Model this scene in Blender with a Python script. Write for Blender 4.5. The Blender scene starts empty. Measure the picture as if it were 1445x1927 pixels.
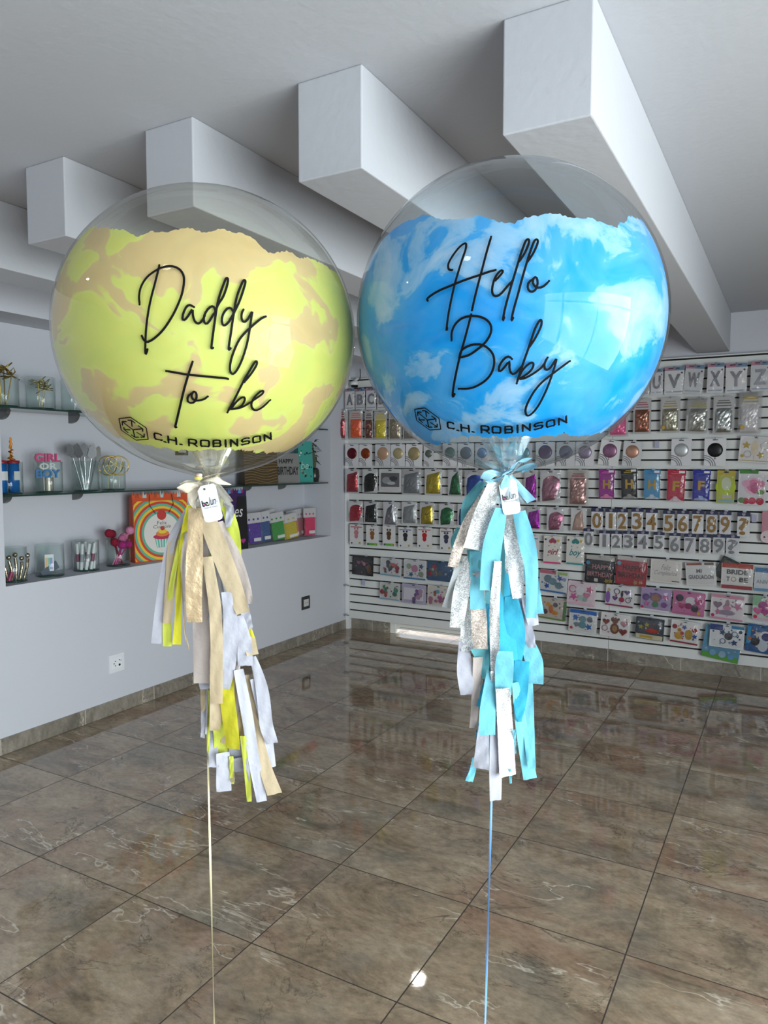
import bpy, bmesh, math, random
from mathutils import Vector, Matrix
from mathutils.geometry import tessellate_polygon
random.seed(7)
SC = bpy.context.scene
COL = SC.collection
PI = math.pi
# ------------------------------------------------------------------ camera
F = 1378.79
YAW, PITCH, H = 0.510355, -0.066409, 1.6
T = 0.55146            # floor tile pitch
FW = Vector((-math.sin(YAW)*math.cos(PITCH), math.cos(YAW)*math.cos(PITCH), math.sin(PITCH)))
RT = Vector((math.cos(YAW), math.sin(YAW), 0))
UP = RT.cross(FW)
CP = Vector((0, 0, H))
FH = Vector((-math.sin(YAW), math.cos(YAW), 0))
cam_d = bpy.data.cameras.new('camera'); cam = bpy.data.objects.new('camera', cam_d); COL.objects.link(cam)
cam.matrix_world = Matrix((RT, UP, -FW)).transposed().to_4x4()
cam.location = CP
cam_d.sensor_fit = 'HORIZONTAL'; cam_d.sensor_width = 36; cam_d.lens = 36*F/1445
cam_d.clip_start = 0.02
SC.camera = cam
def ray(x, y): return FW + RT*((x-722.5)/F) + UP*((963.5-y)/F)
def hit(x, y, ax, val):
    d = ray(x, y); return CP + d*((val-CP[ax])/d[ax])
def at_depth(x, y, dep):
    d = ray(x, y); return CP + d*(dep/d.dot(FH))
def depth(P): return (P-CP).dot(FW)

# ------------------------------------------------------------------ materials
def lin(c):
    if isinstance(c, str):
        c = [int(c[i:i+2], 16)/255 for i in (0, 2, 4)]
    return tuple(((v/12.92) if v <= .04045 else ((v+.055)/1.055)**2.4) for v in c) + (1,)
MATS = {}
def mat(hexc, rough=.5, metal=0, spec=.5, bump=0, bscale=40, var=0, vscale=8, trans=0, name=None):
    key = (hexc, rough, metal, spec, bump, bscale, var, vscale, trans)
    if key in MATS: return MATS[key]
    m = bpy.data.materials.new(name or 'mat_'+hexc); m.use_nodes = True; MATS[key] = m
    nt = m.node_tree; b = nt.nodes['Principled BSDF']
    b.inputs['Base Color'].default_value = lin(hexc)
    b.inputs['Roughness'].default_value = rough; b.inputs['Metallic'].default_value = metal
    b.inputs['Specular IOR Level'].default_value = spec
    tc = nt.nodes.new('ShaderNodeTexCoord')
    if bump:
        n = nt.nodes.new('ShaderNodeTexNoise'); n.inputs['Scale'].default_value = bscale; n.inputs['Detail'].default_value = 4
        nt.links.new(tc.outputs['Object'], n.inputs['Vector'])
        bp = nt.nodes.new('ShaderNodeBump'); bp.inputs['Strength'].default_value = bump; bp.inputs['Distance'].default_value = .01
        nt.links.new(n.outputs['Fac'], bp.inputs['Height']); nt.links.new(bp.outputs['Normal'], b.inputs['Normal'])
    if var:
        n = nt.nodes.new('ShaderNodeTexNoise'); n.inputs['Scale'].default_value = vscale; n.inputs['Detail'].default_value = 5
        nt.links.new(tc.outputs['Object'], n.inputs['Vector'])
        mr = nt.nodes.new('ShaderNodeMapRange'); mr.inputs['From Min'].default_value = .3; mr.inputs['From Max'].default_value = .7
        mr.inputs['To Min'].default_value = 1-var; mr.inputs['To Max'].default_value = 1+var
        nt.links.new(n.outputs['Fac'], mr.inputs['Value'])
        mx = nt.nodes.new('ShaderNodeMix'); mx.data_type = 'RGBA'; mx.blend_type = 'MULTIPLY'; mx.inputs['Factor'].default_value = 1
        mx.inputs[6].default_value = lin(hexc)
        cb = nt.nodes.new('ShaderNodeCombineColor')
        for i in range(3): nt.links.new(mr.outputs[0], cb.inputs[i])
        nt.links.new(cb.outputs[0], mx.inputs[7]); nt.links.new(mx.outputs[2], b.inputs['Base Color'])
    if trans:
        tr = nt.nodes.new('ShaderNodeBsdfTranslucent'); tr.inputs['Color'].default_value = lin(hexc)
        ms = nt.nodes.new('ShaderNodeMixShader'); ms.inputs[0].default_value = trans
        out = nt.nodes['Material Output']
        nt.links.new(b.outputs[0], ms.inputs[1]); nt.links.new(tr.outputs[0], ms.inputs[2]); nt.links.new(ms.outputs[0], out.inputs['Surface'])
    return m
def clear(name, tint='ffffff', base=.04, top=.9, power=4, rough=.03, bump=0, bscale=30, veil=0, veilc='ffffff'):
    """thin clear film: see-through head on, shiny at grazing angles"""
    m = bpy.data.materials.new(name); m.use_nodes = True; nt = m.node_tree; nt.nodes.remove(nt.nodes['Principled BSDF'])
    out = nt.nodes['Material Output']
    t = nt.nodes.new('ShaderNodeBsdfTransparent'); t.inputs[0].default_value = lin(tint)
    g = nt.nodes.new('ShaderNodeBsdfGlossy'); g.inputs['Roughness'].default_value = rough
    lw = nt.nodes.new('ShaderNodeLayerWeight'); lw.inputs[0].default_value = .5
    p = nt.nodes.new('ShaderNodeMath'); p.operation = 'POWER'; p.inputs[1].default_value = power
    nt.links.new(lw.outputs['Facing'], p.inputs[0])
    ma = nt.nodes.new('ShaderNodeMath'); ma.operation = 'MULTIPLY_ADD'; ma.inputs[1].default_value = top; ma.inputs[2].default_value = base
    nt.links.new(p.outputs[0], ma.inputs[0])
    mx = nt.nodes.new('ShaderNodeMixShader'); nt.links.new(ma.outputs[0], mx.inputs[0])
    src = t
    if veil:
        d = nt.nodes.new('ShaderNodeBsdfDiffuse'); d.inputs[0].default_value = lin(veilc)
        m2 = nt.nodes.new('ShaderNodeMixShader'); m2.inputs[0].default_value = veil
        nt.links.new(t.outputs[0], m2.inputs[1]); nt.links.new(d.outputs[0], m2.inputs[2]); src = m2
    nt.links.new(src.outputs[0], mx.inputs[1]); nt.links.new(g.outputs[0], mx.inputs[2]); nt.links.new(mx.outputs[0], out.inputs[0])
    if bump:
        tc = nt.nodes.new('ShaderNodeTexCoord'); n = nt.nodes.new('ShaderNodeTexNoise'); n.inputs['Scale'].default_value = bscale
        nt.links.new(tc.outputs['Object'], n.inputs['Vector'])
        bp = nt.nodes.new('ShaderNodeBump'); bp.inputs['Strength'].default_value = bump; bp.inputs['Distance'].default_value = .02
        nt.links.new(n.outputs['Fac'], bp.inputs['Height']); nt.links.new(bp.outputs['Normal'], g.inputs['Normal'])
    return m
def glitter(name, c1, c2, scale=220, metal=.9, rough=.3):
    m = bpy.data.materials.new(name); m.use_nodes = True; nt = m.node_tree; b = nt.nodes['Principled BSDF']
    tc = nt.nodes.new('ShaderNodeTexCoord'); v = nt.nodes.new('ShaderNodeTexVoronoi'); v.inputs['Scale'].default_value = scale
    nt.links.new(tc.outputs['Object'], v.inputs['Vector'])
    sp = nt.nodes.new('ShaderNodeSeparateColor'); nt.links.new(v.outputs['Color'], sp.inputs[0])
    mx = nt.nodes.new('ShaderNodeMix'); mx.data_type = 'RGBA'; mx.inputs[6].default_value = lin(c1); mx.inputs[7].default_value = lin(c2)
    nt.links.new(sp.outputs[0], mx.inputs['Factor']); nt.links.new(mx.outputs[2], b.inputs['Base Color'])
    b.inputs['Metallic'].default_value = metal; b.inputs['Roughness'].default_value = rough
    bp = nt.nodes.new('ShaderNodeBump'); bp.inputs['Strength'].default_value = .6; bp.inputs['Distance'].default_value = .003
    nt.links.new(sp.outputs[1], bp.inputs['Height']); nt.links.new(bp.outputs['Normal'], b.inputs['Normal'])
    return m
def N(nt, t, **kw):
    n = nt.nodes.new('ShaderNode'+t)
    for k, v in kw.items(): setattr(n, k, v)
    return n
def setin(n, **kw):
    for k, v in kw.items(): n.inputs[k].default_value = v
def ramp(nt, stops, src):
    r = nt.nodes.new('ShaderNodeValToRGB'); cr = r.color_ramp
    while len(cr.elements) < len(stops): cr.elements.new(.5)
    for e, (p, c) in zip(cr.elements, stops):
        e.position = p; e.color = lin(c) if isinstance(c, str) else (c, c, c, 1)
    nt.links.new(src, r.inputs[0]); return r
def marble(name, tiles):
    m = bpy.data.materials.new(name); m.use_nodes = True; nt = m.node_tree; L = nt.links.new; b = nt.nodes['Principled BSDF']
    tc = N(nt, 'TexCoord'); sx = N(nt, 'SeparateXYZ'); L(tc.outputs['Object'], sx.inputs[0])
    def M(op, a, b_=None, c=None):
        n = N(nt, 'Math', operation=op)
        for i, v in enumerate((a, b_, c)):
            if v is None: continue
            if isinstance(v, (int, float)): n.inputs[i].default_value = v
            else: L(v, n.inputs[i])
        return n.outputs[0]
    u = M('DIVIDE', M('ADD', sx.outputs[0], 2.08514), T); v = M('DIVIDE', M('SUBTRACT', sx.outputs[1], 1.83234), T)
    fu = M('FLOOR', u); fv = M('FLOOR', v)
    cb = N(nt, 'CombineXYZ'); L(fu, cb.inputs[0]); L(fv, cb.inputs[1])
    wn = N(nt, 'TexWhiteNoise', noise_dimensions='3D'); L(cb.outputs[0], wn.inputs[0])
    sc = N(nt, 'VectorMath', operation='SCALE'); L(wn.outputs['Color'], sc.inputs[0]); sc.inputs['Scale'].default_value = 30
    av = N(nt, 'VectorMath', operation='ADD'); L(tc.outputs['Object'], av.inputs[0]); L(sc.outputs[0], av.inputs[1])
    mp = N(nt, 'Mapping'); mp.inputs['Rotation'].default_value = (0, 0, .75); mp.inputs['Scale'].default_value = (1, 1.75, 1); L(av.outputs[0], mp.inputs[0])
    P = mp.outputs[0]
    n1 = N(nt, 'TexNoise'); setin(n1, Scale=2.4, Detail=12., Roughness=.72, Distortion=.8); L(P, n1.inputs['Vector'])
    base = ramp(nt, [(.30, '675a4b'), (.43, '8b7a66'), (.52, 'a08d76'), (.62, 'ab9a84'), (.74, 'c0b09a')] if tiles else [(.30, '5f5a52'), (.43, '7d776d'), (.52, '8f887d'), (.62, '9a9388'), (.74, 'b2aba0')], n1.outputs['Fac'])
    n2 = N(nt, 'TexNoise'); setin(n2, Scale=1.9, Detail=3., Distortion=.4); L(P, n2.inputs['Vector'])
    r2 = ramp(nt, [(.54, 0.), (.66, .5)], n2.outputs['Fac'])
    mx = N(nt, 'Mix', data_type='RGBA'); (L(r2.outputs[0], mx.inputs['Factor']) if tiles else setattr(mx.inputs['Factor'], 'default_value', 0)); L(base.outputs[0], mx.inputs[6]); mx.inputs[7].default_value = lin('8f6b58')
    n2b = N(nt, 'TexNoise'); setin(n2b, Scale=2.3, Detail=3.); 
    a2 = N(nt, 'VectorMath', operation='ADD'); L(P, a2.inputs[0]); a2.inputs[1].default_value = (9, 3, 5); L(a2.outputs[0], n2b.inputs['Vector'])
    r2b = ramp(nt, [(.52, 0.), (.68, .6)], n2b.outputs['Fac'])
    mg = N(nt, 'Mix', data_type='RGBA'); L(r2b.outputs[0], mg.inputs['Factor']); L(mx.outputs[2], mg.inputs[6]); mg.inputs[7].default_value = lin('7c776c')
    # fine grain
    n5 = N(nt, 'TexNoise'); setin(n5, Scale=26., Detail=6., Roughness=.7); L(P, n5.inputs['Vector'])
    r5 = ramp(nt, [(.3, .70), (.7, 1.2)], n5.outputs['Fac'])
    mq = N(nt, 'Mix', data_type='RGBA', blend_type='MULTIPLY'); mq.inputs['Factor'].default_value = 1; L(mg.outputs[2], mq.inputs[6]); L(r5.outputs[0], mq.inputs[7])
    # light veins
    mv = N(nt, 'Mapping'); mv.inputs['Rotation'].default_value = (0, 0, .35); mv.inputs['Scale'].default_value = (.7, 2.3, 1); L(av.outputs[0], mv.inputs[0])
    n3 = N(nt, 'TexNoise'); setin(n3, Scale=1.5, Detail=5., Roughness=.6, Distortion=.3); L(mv.outputs[0], n3.inputs['Vector'])
    d3 = M('ABSOLUTE', M('SUBTRACT', n3.outputs['Fac'], .5))
    v3 = ramp(nt, [(0., 1.), (.0075, 0.)], d3)
    n4 = N(nt, 'TexNoise'); setin(n4, Scale=2.4, Detail=1.); L(a2.outputs[0], n4.inputs['Vector'])
    k3 = M('MULTIPLY', v3.outputs[0], ramp(nt, [(.49, 0.), (.57, .9)], n4.outputs['Fac']).outputs[0])
    m3 = N(nt, 'Mix', data_type='RGBA'); L(k3, m3.inputs['Factor']); L(mq.outputs[2], m3.inputs[6]); m3.inputs[7].default_value = lin('cfc5b4')
    # dark veins
    n6 = N(nt, 'TexNoise'); setin(n6, Scale=2.2, Detail=6., Roughness=.65, Distortion=.9); L(a2.outputs[0], n6.inputs['Vector'])
    d6 = M('ABSOLUTE', M('SUBTRACT', n6.outputs['Fac'], .5)); v6 = ramp(nt, [(0., 1.), (.012, 0.)], d6)
    k6 = M('MULTIPLY', v6.outputs[0], ramp(nt, [(.42, 0.), (.55, .7)], n2.outputs['Fac']).outputs[0])
    m6 = N(nt, 'Mix', data_type='RGBA'); L(k6, m6.inputs['Factor']); L(m3.outputs[2], m6.inputs[6]); m6.inputs[7].default_value = lin('4d443b')
    final = m6.outputs[2]
    if tiles:
        def edge(q): 
            fr = M('FRACT', q); return M('MINIMUM', fr, M('SUBTRACT', 1., fr))
        e = M('MINIMUM', edge(u), edge(v)); g = M('LESS_THAN', e, .0042)
    else:
        q = M('ADD', u, v); fr = M('FRACT', q); g = M('LESS_THAN', fr, .012)
    mf = N(nt, 'Mix', data_type='RGBA'); L(g, mf.inputs['Factor']); L(final, mf.inputs[6]); mf.inputs[7].default_value = lin('3d372f' if tiles else 'b5ada2')
    L(mf.outputs[2], b.inputs['Base Color'])
    rr = N(nt, 'Mix'); rr.data_type = 'FLOAT'; L(g, rr.inputs[0]); rr.inputs[2].default_value = .03 if tiles else .3; b.inputs['IOR'].default_value = 1.6; rr.inputs[3].default_value = .6; L(rr.outputs[0], b.inputs['Roughness'])
    bp = N(nt, 'Bump'); setin(bp, Strength=.012, Distance=.004); L(n5.outputs['Fac'], bp.inputs['Height']); L(bp.outputs['Normal'], b.inputs['Normal'])
    return m
M_FLOOR = marble('marble_tile', True); M_SKIRT = marble('marble_skirting', False)
M_WALL = mat('c9cbd4', .75, bump=.08, bscale=60, name='plaster'); M_CEIL = mat('babcc2', .85, bump=.12, bscale=35, name='ceiling_plaster')
M_SLAT = mat('d8d9d8', .4, name='slat_laminate'); M_DARK = mat('15130f', .8)
M_WHITE = mat('e6e6e6', .4); M_CHROME = mat('b8bcc0', .25, metal=1); M_BLACK = mat('08080a', .35); M_INK = mat('050506', .7, spec=.15)
M_CARD = mat('d9d8da', .45)
M_GLASS = clear('clear_glass', 'fbfefd', base=.035, top=.8, power=4)
M_SHELFGLASS = clear('shelf_glass', 'd5e6e0', base=.08, top=.8, power=2.5)
M_EDGE = mat('1f3a33', .2)
M_SLEEVE = clear('plastic_sleeve', 'fcfcfc', base=.045, top=.5, power=3, rough=.09, bump=1., bscale=16, veil=.015)

# ------------------------------------------------------------------ mesh builder
TXT = {}
def text_tris(s, bold=.0, shear=0):
    k = (s, bold, shear)
    if k in TXT: return TXT[k]
    cu = bpy.data.curves.new('tmp', 'FONT'); cu.body = s; cu.resolution_u = 3; cu.offset = bold; cu.shear = shear
    ob = bpy.data.objects.new('tmp', cu); COL.objects.link(ob); bpy.context.view_layer.update()
    me = ob.evaluated_get(bpy.context.evaluated_depsgraph_get()).to_mesh()
    vs = [(v.co.x, v.co.y) for v in me.vertices]; fs = [tuple(p.vertices) for p in me.polygons]
    bpy.data.objects.remove(ob); bpy.data.curves.remove(cu)
    x0 = min(v[0] for v in vs); x1 = max(v[0] for v in vs); y0 = min(v[1] for v in vs); y1 = max(v[1] for v in vs)
    vs = [((x-x0)/(x1-x0)-.5, (y-y0)/(y1-y0)-.5) for x, y in vs]
    TXT[k] = (vs, fs, (x1-x0)/(y1-y0)); return TXT[k]
class MB:
    def __init__(s): s.v = []; s.f = []; s.m = []; s.mats = []; s.smooth = []
    def mi(s, m):
        if m not in s.mats: s.mats.append(m)
        return s.mats.index(m)
    def add(s, vs, fs, m, smooth=False):
        o = len(s.v); s.v += [tuple(v) for v in vs]; i = s.mi(m)
        for f in fs: s.f.append(tuple(o+k for k in f)); s.m.append(i); s.smooth.append(smooth)
    def box(s, x0, x1, y0, y1, z0, z1, m):
        v = [(x, y, z) for x in (x0, x1) for y in (y0, y1) for z in (z0, z1)]
        s.add(v, [(0, 1, 3, 2), (4, 6, 7, 5), (0, 4, 5, 1), (2, 3, 7, 6), (0, 2, 6, 4), (1, 5, 7, 3)], m)
    def grid(s, P, m, smooth=True, wrap=False):
        """P rows of points"""
        R = len(P); Cn = len(P[0]); vs = [p for r in P for p in r]; fs = []
        for i in range(R-1):
            for j in range(Cn if wrap else Cn-1):
                k = (j+1) % Cn; fs.append((i*Cn+j, i*Cn+k, (i+1)*Cn+k, (i+1)*Cn+j))
        s.add(vs, fs, m, smooth)
    def poly(s, pts, y, t, m):
        """extruded outline in the XZ plane, front at y-t"""
        n = len(pts); vs = [(x, y-t, z) for x, z in pts]+[(x, y, z) for x, z in pts]
        tri = tessellate_polygon([[Vector((x, z, 0)) for x, z in pts]])
        fs = [tuple(t_) for t_ in tri]+[(i, (i+1) % n, n+(i+1) % n, n+i) for i in range(n)]
        s.add(vs, fs, m)
    def text(s, st, cx, cz, w, h, y, m, bold=0., shear=0, ang=0):
        vs, fs, asp = text_tris(st, bold, shear)
        ca, sa = math.cos(ang), math.sin(ang); o = []
        for (u, v) in vs:
            a, b = u*w, v*h; o.append((cx+a*ca-b*sa, y, cz+a*sa+b*ca))
        s.add(o, fs, m)
    def disc(s, cx, cz, r, y, t, m, n=20, ry=None): s.poly([(cx+r*math.cos(2*PI*i/n), cz+(ry or r)*math.sin(2*PI*i/n)) for i in range(n)], y, t, m)
    def star(s, cx, cz, r, y, t, m, rot=0): s.poly([(cx+(r if i % 2 == 0 else r*.48)*math.sin(2*PI*i/10+rot), cz+(r if i % 2 == 0 else r*.48)*math.cos(2*PI*i/10+rot)) for i in range(10)], y, t, m)
    def heart(s, cx, cz, r, y, t, m):
        s.poly([(cx+r*math.sin(a)**3, cz+r*(.81*math.cos(a)-.31*math.cos(2*a)-.125*math.cos(3*a)-.06*math.cos(4*a))) for a in [2*PI*i/24 for i in range(24)]], y, t, m)
    def ringf(s, cx, cz, r, w, y, t, m, a0=0, a1=2*PI, n=20):
        o = [(cx+(r+w/2)*math.cos(a0+(a1-a0)*i/n), cz+(r+w/2)*math.sin(a0+(a1-a0)*i/n)) for i in range(n+1)]
        q = [(cx+(r-w/2)*math.cos(a0+(a1-a0)*i/n), cz+(r-w/2)*math.sin(a0+(a1-a0)*i/n)) for i in range(n+1)]
        vs = [(x, y-t, z) for x, z in o]+[(x, y-t, z) for x, z in q]
        s.add(vs, [(i, i+1, n+2+i, n+1+i) for i in range(n)], m)
    def tube(s, pts, r, m, n=8, r2=None, cap=True):
        pts = [Vector(p) for p in pts]; P = []
        for i, p in enumerate(pts):
            t = (pts[min(i+1, len(pts)-1)]-pts[max(i-1, 0)]).normalized()
            a = t.cross(Vector((0, 0, 1)) if abs(t.z) < .95 else Vector((1, 0, 0))).normalized(); b = t.cross(a)
            rr = r if r2 is None else r+(r2-r)*i/(len(pts)-1)
            P.append([p+a*rr*math.cos(2*PI*k/n)+b*rr*math.sin(2*PI*k/n) for k in range(n)])
        s.grid(P, m, True, True)
        if cap:
            s.add(P[0], [tuple(range(n))[::-1]], m); s.add(P[-1], [tuple(range(n))], m)
    def lathe(s, prof, m, n=28, cx=0, cy=0):
        s.grid([[(cx+r*math.cos(2*PI*k/n), cy+r*math.sin(2*PI*k/n), z) for k in range(n)] for r, z in prof], m, True, True)
    def ball(s, c, r, m, n=12, sc=(1, 1, 1)):
        s.grid([[(c[0]+r*sc[0]*math.sin(PI*i/n)*math.cos(2*PI*k/(2*n)), c[1]+r*sc[1]*math.sin(PI*i/n)*math.sin(2*PI*k/(2*n)), c[2]+r*sc[2]*math.cos(PI*i/n)) for k in range(2*n)] for i in range(n+1)], m, True, True)
    def build(s, name, parent=None, solid=0, bevel=0):
        me = bpy.data.meshes.new(name); me.from_pydata(s.v, [], s.f)
        for m in s.mats: me.materials.append(m)
        me.polygons.foreach_set('material_index', s.m); me.polygons.foreach_set('use_smooth', s.smooth); me.update()
        o = bpy.data.objects.new(name, me); COL.objects.link(o)
        if parent: o.parent = parent
        if solid:
            md = o.modifiers.new('solid', 'SOLIDIFY'); md.thickness = solid; md.offset = 0
        if bevel:
            md = o.modifiers.new('bevel', 'BEVEL'); md.width = bevel; md.segments = 2
        return o
def tag(o, label, cat=None, group=None, kind=None):
    o['label'] = label
    if cat: o['category'] = cat
    if group: o['group'] = group
    if kind: o['kind'] = kind
    return o
def empty(name, loc, rot=(0, 0, 0)):
    o = bpy.data.objects.new(name, None); COL.objects.link(o); o.location = loc; o.rotation_euler = rot; o.empty_display_size = .05; return o
def smooth_line(pts, n):
    """Catmull-Rom through tuples, n samples"""
    K = len(pts); out = []
    for i in range(n):
        t = i/(n-1)*(K-1); k = min(int(t), K-2); u = t-k
        p0, p1, p2, p3 = pts[max(k-1, 0)], pts[k], pts[k+1], pts[min(k+2, K-1)]
        out.append(tuple(.5*(2*b+(c-a)*u+(2*a-5*b+4*c-d)*u*u+(3*b-a-3*c+d)*u**3) for a, b, c, d in zip(p0, p1, p2, p3)))
    return out

# ------------------------------------------------------------------ the room
XL, YB, YS, ZC, ZB = -3.76, 6.0, 5.95, 2.70, 2.42
NY0, NY1, NZ0, NZ1, ND = 2.465, 5.70, .924, 2.42, .30
XR, YR = 2.3, -2.6
def struct(mb, name, label, cat): 
    o = mb.build(name); tag(o, label, cat, kind='structure'); return o
b = MB(); b.box(XL-.4, XR+.2, YR-.2, YB+.2, -.1, 0, M_FLOOR); struct(b, 'floor', 'glossy brown marble tile floor with dark grout lines', 'floor')
b = MB(); b.box(XL-.4, XR+.2, YR-.2, YB+.2, ZC, ZC+.1, M_CEIL); struct(b, 'ceiling', 'flat white plaster ceiling behind the square beams', 'ceiling')
b = MB()
b.box(XL-.4, XL, YR-.2, NY0, 0, ZC, M_WALL); b.box(XL-.4, XL, NY1, YB+.2, 0, ZC, M_WALL)
b.box(XL-.4, XL, NY0, NY1, 0, NZ0, M_WALL); b.box(XL-.4, XL, NY0, NY1, NZ1, ZC, M_WALL); b.box(XL-.4, XL-ND, NY0, NY1, NZ0, NZ1, M_WALL)
struct(b, 'wall_left', 'white plaster wall with a long recessed display niche', 'wall')
DX0, DX1, DZ = -3.29, -2.40, 2.05
b = MB(); b.box(XL, DX0, YB, YB+.15, 0, ZC, M_WALL); b.box(DX1, XR+.2, YB, YB+.15, 0, ZC, M_WALL); b.box(DX0, DX1, YB, YB+.15, DZ, ZC, M_WALL)
struct(b, 'wall_back', 'white back wall above and behind the slatted panels', 'wall')
WY0, WY1, WZ0, WZ1 = -1.9, 2.2, .08, 2.35
b = MB(); b.box(XR, XR+.15, YR-.2, WY0, 0, ZC, M_WALL); b.box(XR, XR+.15, WY1, YB, 0, ZC, M_WALL); b.box(XR, XR+.15, WY0, WY1, 0, WZ0, M_WALL); b.box(XR, XR+.15, WY0, WY1, WZ1, ZC, M_WALL)
struct(b, 'wall_right', 'white side wall with a wide shop window', 'wall')
b = MB(); b.box(XL, XR, YR-.15, YR, 0, ZC, M_WALL); struct(b, 'wall_rear', 'white rear wall of the shop', 'wall')
wf = mat('3a3c3e', .4)
b = MB()
for y in (WY0, -.7, .75, WY1-.05): b.box(XR+.04, XR+.1, y, y+.05, WZ0, WZ1, wf)
for z in (WZ0, 1.95, WZ1-.05): b.box(XR+.04, XR+.1, WY0, WY1, z, z+.05, wf)
w1 = struct(b, 'window_1', 'wide shop window with dark metal frame', 'window')
b = MB(); b.box(XR+.065, XR+.075, WY0, WY1, WZ0, WZ1, M_GLASS); b.build('pane', w1)
# glazed door behind the slatted panel
b = MB(); fr = mat('f0efe9', .4)
b.box(DX0, DX0+.055, YB+.0, YB+.08, 0, DZ, fr); b.box(DX1-.055, DX1, YB+.0, YB+.08, 0, DZ, fr); b.box(DX0, DX1, YB+.0, YB+.08, DZ-.05, DZ, fr)
b.box(DX0+.055, DX1-.055, YB+.005, YB+.05, .045, .12, fr); b.box(DX0+.055, DX0+.1, YB+.004, YB+.05, .045, DZ-.05, fr); b.box(DX1-.1, DX1-.055, YB+.004, YB+.05, .045, DZ-.05, fr); b.box(DX0+.1, DX1-.1, YB+.003, YB+.005, .06, .064, mat('8f8a80', .5)); b.box(DX0+.1, DX1-.1, YB+.003, YB+.005, .095, .099, mat('8f8a80', .5))
d1 = struct(b, 'door_1', 'white framed glass door showing below the slatted panels', 'door')
b = MB(); b.box(DX0+.1, DX1-.1, YB+.03, YB+.036, .105, DZ-.05, M_GLASS); b.build('pane', d1)
b = MB(); b.box(-6, 0, YB+.2, YB+5, -.1, -.02, mat('cfd2d2', .8)); struct(b, 'floor_outside', 'pale concrete paving outside the glass door', 'ground')
# baseboards
b = MB(); b.box(XL, XL+.012, YR, YB, 0, .088, M_SKIRT); struct(b, 'baseboard_left', 'brown marble skirting along the left wall', 'baseboard')
b = MB(); b.box(XL, DX0, YB-.012, YB, 0, .1, M_SKIRT); b.box(DX1, XR, YB-.012, YB, 0, .1, M_SKIRT); struct(b, 'baseboard_back', 'brown marble skirting below the slatted panels', 'baseboard')
# ceiling beams
for i, (x0, x1, lab) in enumerate([(-3.168, -2.942, 'white square ceiling beam nearest the left wall, above the niche'), (-2.54, -2.325, 'white square ceiling beam whose end shows at upper left of the yellow balloon'),
        (-1.915, -1.705, 'white square ceiling beam whose end is partly behind the yellow balloon'), (-1.295, -1.078, 'white square ceiling beam whose end hangs between the two balloons'),
        (-.668, -.445, 'white square ceiling beam passing over and right of the blue balloon')]):
    b = MB(); b.box(x0, x1, 1.80, YB, ZB, ZC, M_CEIL); o = b.build('trim_%d' % (i+1), bevel=.004); tag(o, lab, 'beam', 'square ceiling beams', 'structure')
# slatwall panels
PITCHZ = .0755
def slat_panel(x0, x1, lab):
    b = MB(); b.box(x0, x1, YS+.012, YS+.03, .11, 2.395, M_DARK)
    z = .19-PITCHZ; zs = [.11]
    z = .19
    while z < 2.39: zs.append(z); z += PITCHZ
    zs.append(2.395)
    for i in range(len(zs)-1):
        a = zs[i]+(.0065 if i else 0); c = zs[i+1]-(.0065 if i < len(zs)-2 else 0)
        b.box(x0+.0015, x1-.0015, YS, YS+.014, a, c, M_SLAT)
    o = b.build('slatwall_panel'); tag(o, lab, 'slatted wall panel', 'white slatted wall panels')
slat_panel(-3.715, -2.487, 'white slatted display panel in the left corner, with colourful foil packs')
slat_panel(-2.487, -1.263, 'white slatted display panel behind the blue tassel')
slat_panel(-1.263, -.04, 'white slatted display panel holding letter banners and gold numbers at right')
slat_panel(-.04, 1.18, 'white slatted display panel cut off by the right edge')
b = MB(); b.box(-3.757, -3.716, YS-.01, YS+.045, 0, 2.42, M_WHITE); o = b.build('trim_6', bevel=.002); tag(o, 'white upright post at the left end of the slatted panels', 'post', kind='structure')
for z, l in ((.14, 'small metal bracket low on the white corner post'), (.43, 'small metal bracket above the lower one on the corner post')):
    b = MB(); b.tube([(-3.76, YS-.03, z), (-3.70, YS-.03, z)], .006, M_CHROME); b.tube([(-3.745, YS-.04, z), (-3.745, YS, z)], .01, M_CHROME); tag(b.build('post_bracket'), l, 'bracket', 'brackets on the corner post')
# outlets
def plate(name, q0, q1, lab, frame, inner, holes, X=None):
    X = XL if X is None else X
    a = hit(*q0, 0, X); c = hit(*q1, 0, X); y0, y1, z0, z1 = a.y, c.y, c.z, a.z
    r = empty(name, (X, (y0+y1)/2, (z0+z1)/2)); tag(r, lab, 'wall outlet')
    w, h = y1-y0, z1-z0
    b = MB(); b.box(0, .008, -w/2, w/2, -h/2, h/2, frame); b.build('plate', r, bevel=.002)
    b = MB(); b.box(.008, .011, -w*.3, w*.3, -h*.27, h*.27, inner)
    for (u, v, s_) in holes: b.tube([(.0105, u*w, v*h), (.0122, u*w, v*h)], s_, M_BLACK)
    b.build('socket', r)
plate('wall_outlet', (204, 1234), (233, 1260), 'white double outlet plate low on the left wall', mat('e2e4ea', .4), mat('e8eaf0', .4), [(-.22, 0, .004), (-.14, .12, .004), (-.14, -.12, .004), (.14, .15, .004), (.14, -.12, .008), (.24, .1, .003)])
plate('wall_outlet', (567, 1124), (582, 1144), 'black framed outlet plate near the corner on the left wall', mat('2a2826', .4), mat('c8c8c8', .4), [(-.1, 0, .004), (.1, 0, .004)])
plate('wall_outlet', (329, 834), (353, 857), 'dark framed switch plate on the niche back wall under the yellow balloon', mat('4a453f', .4), mat('c8c6c0', .4), [], XL-ND)

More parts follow.
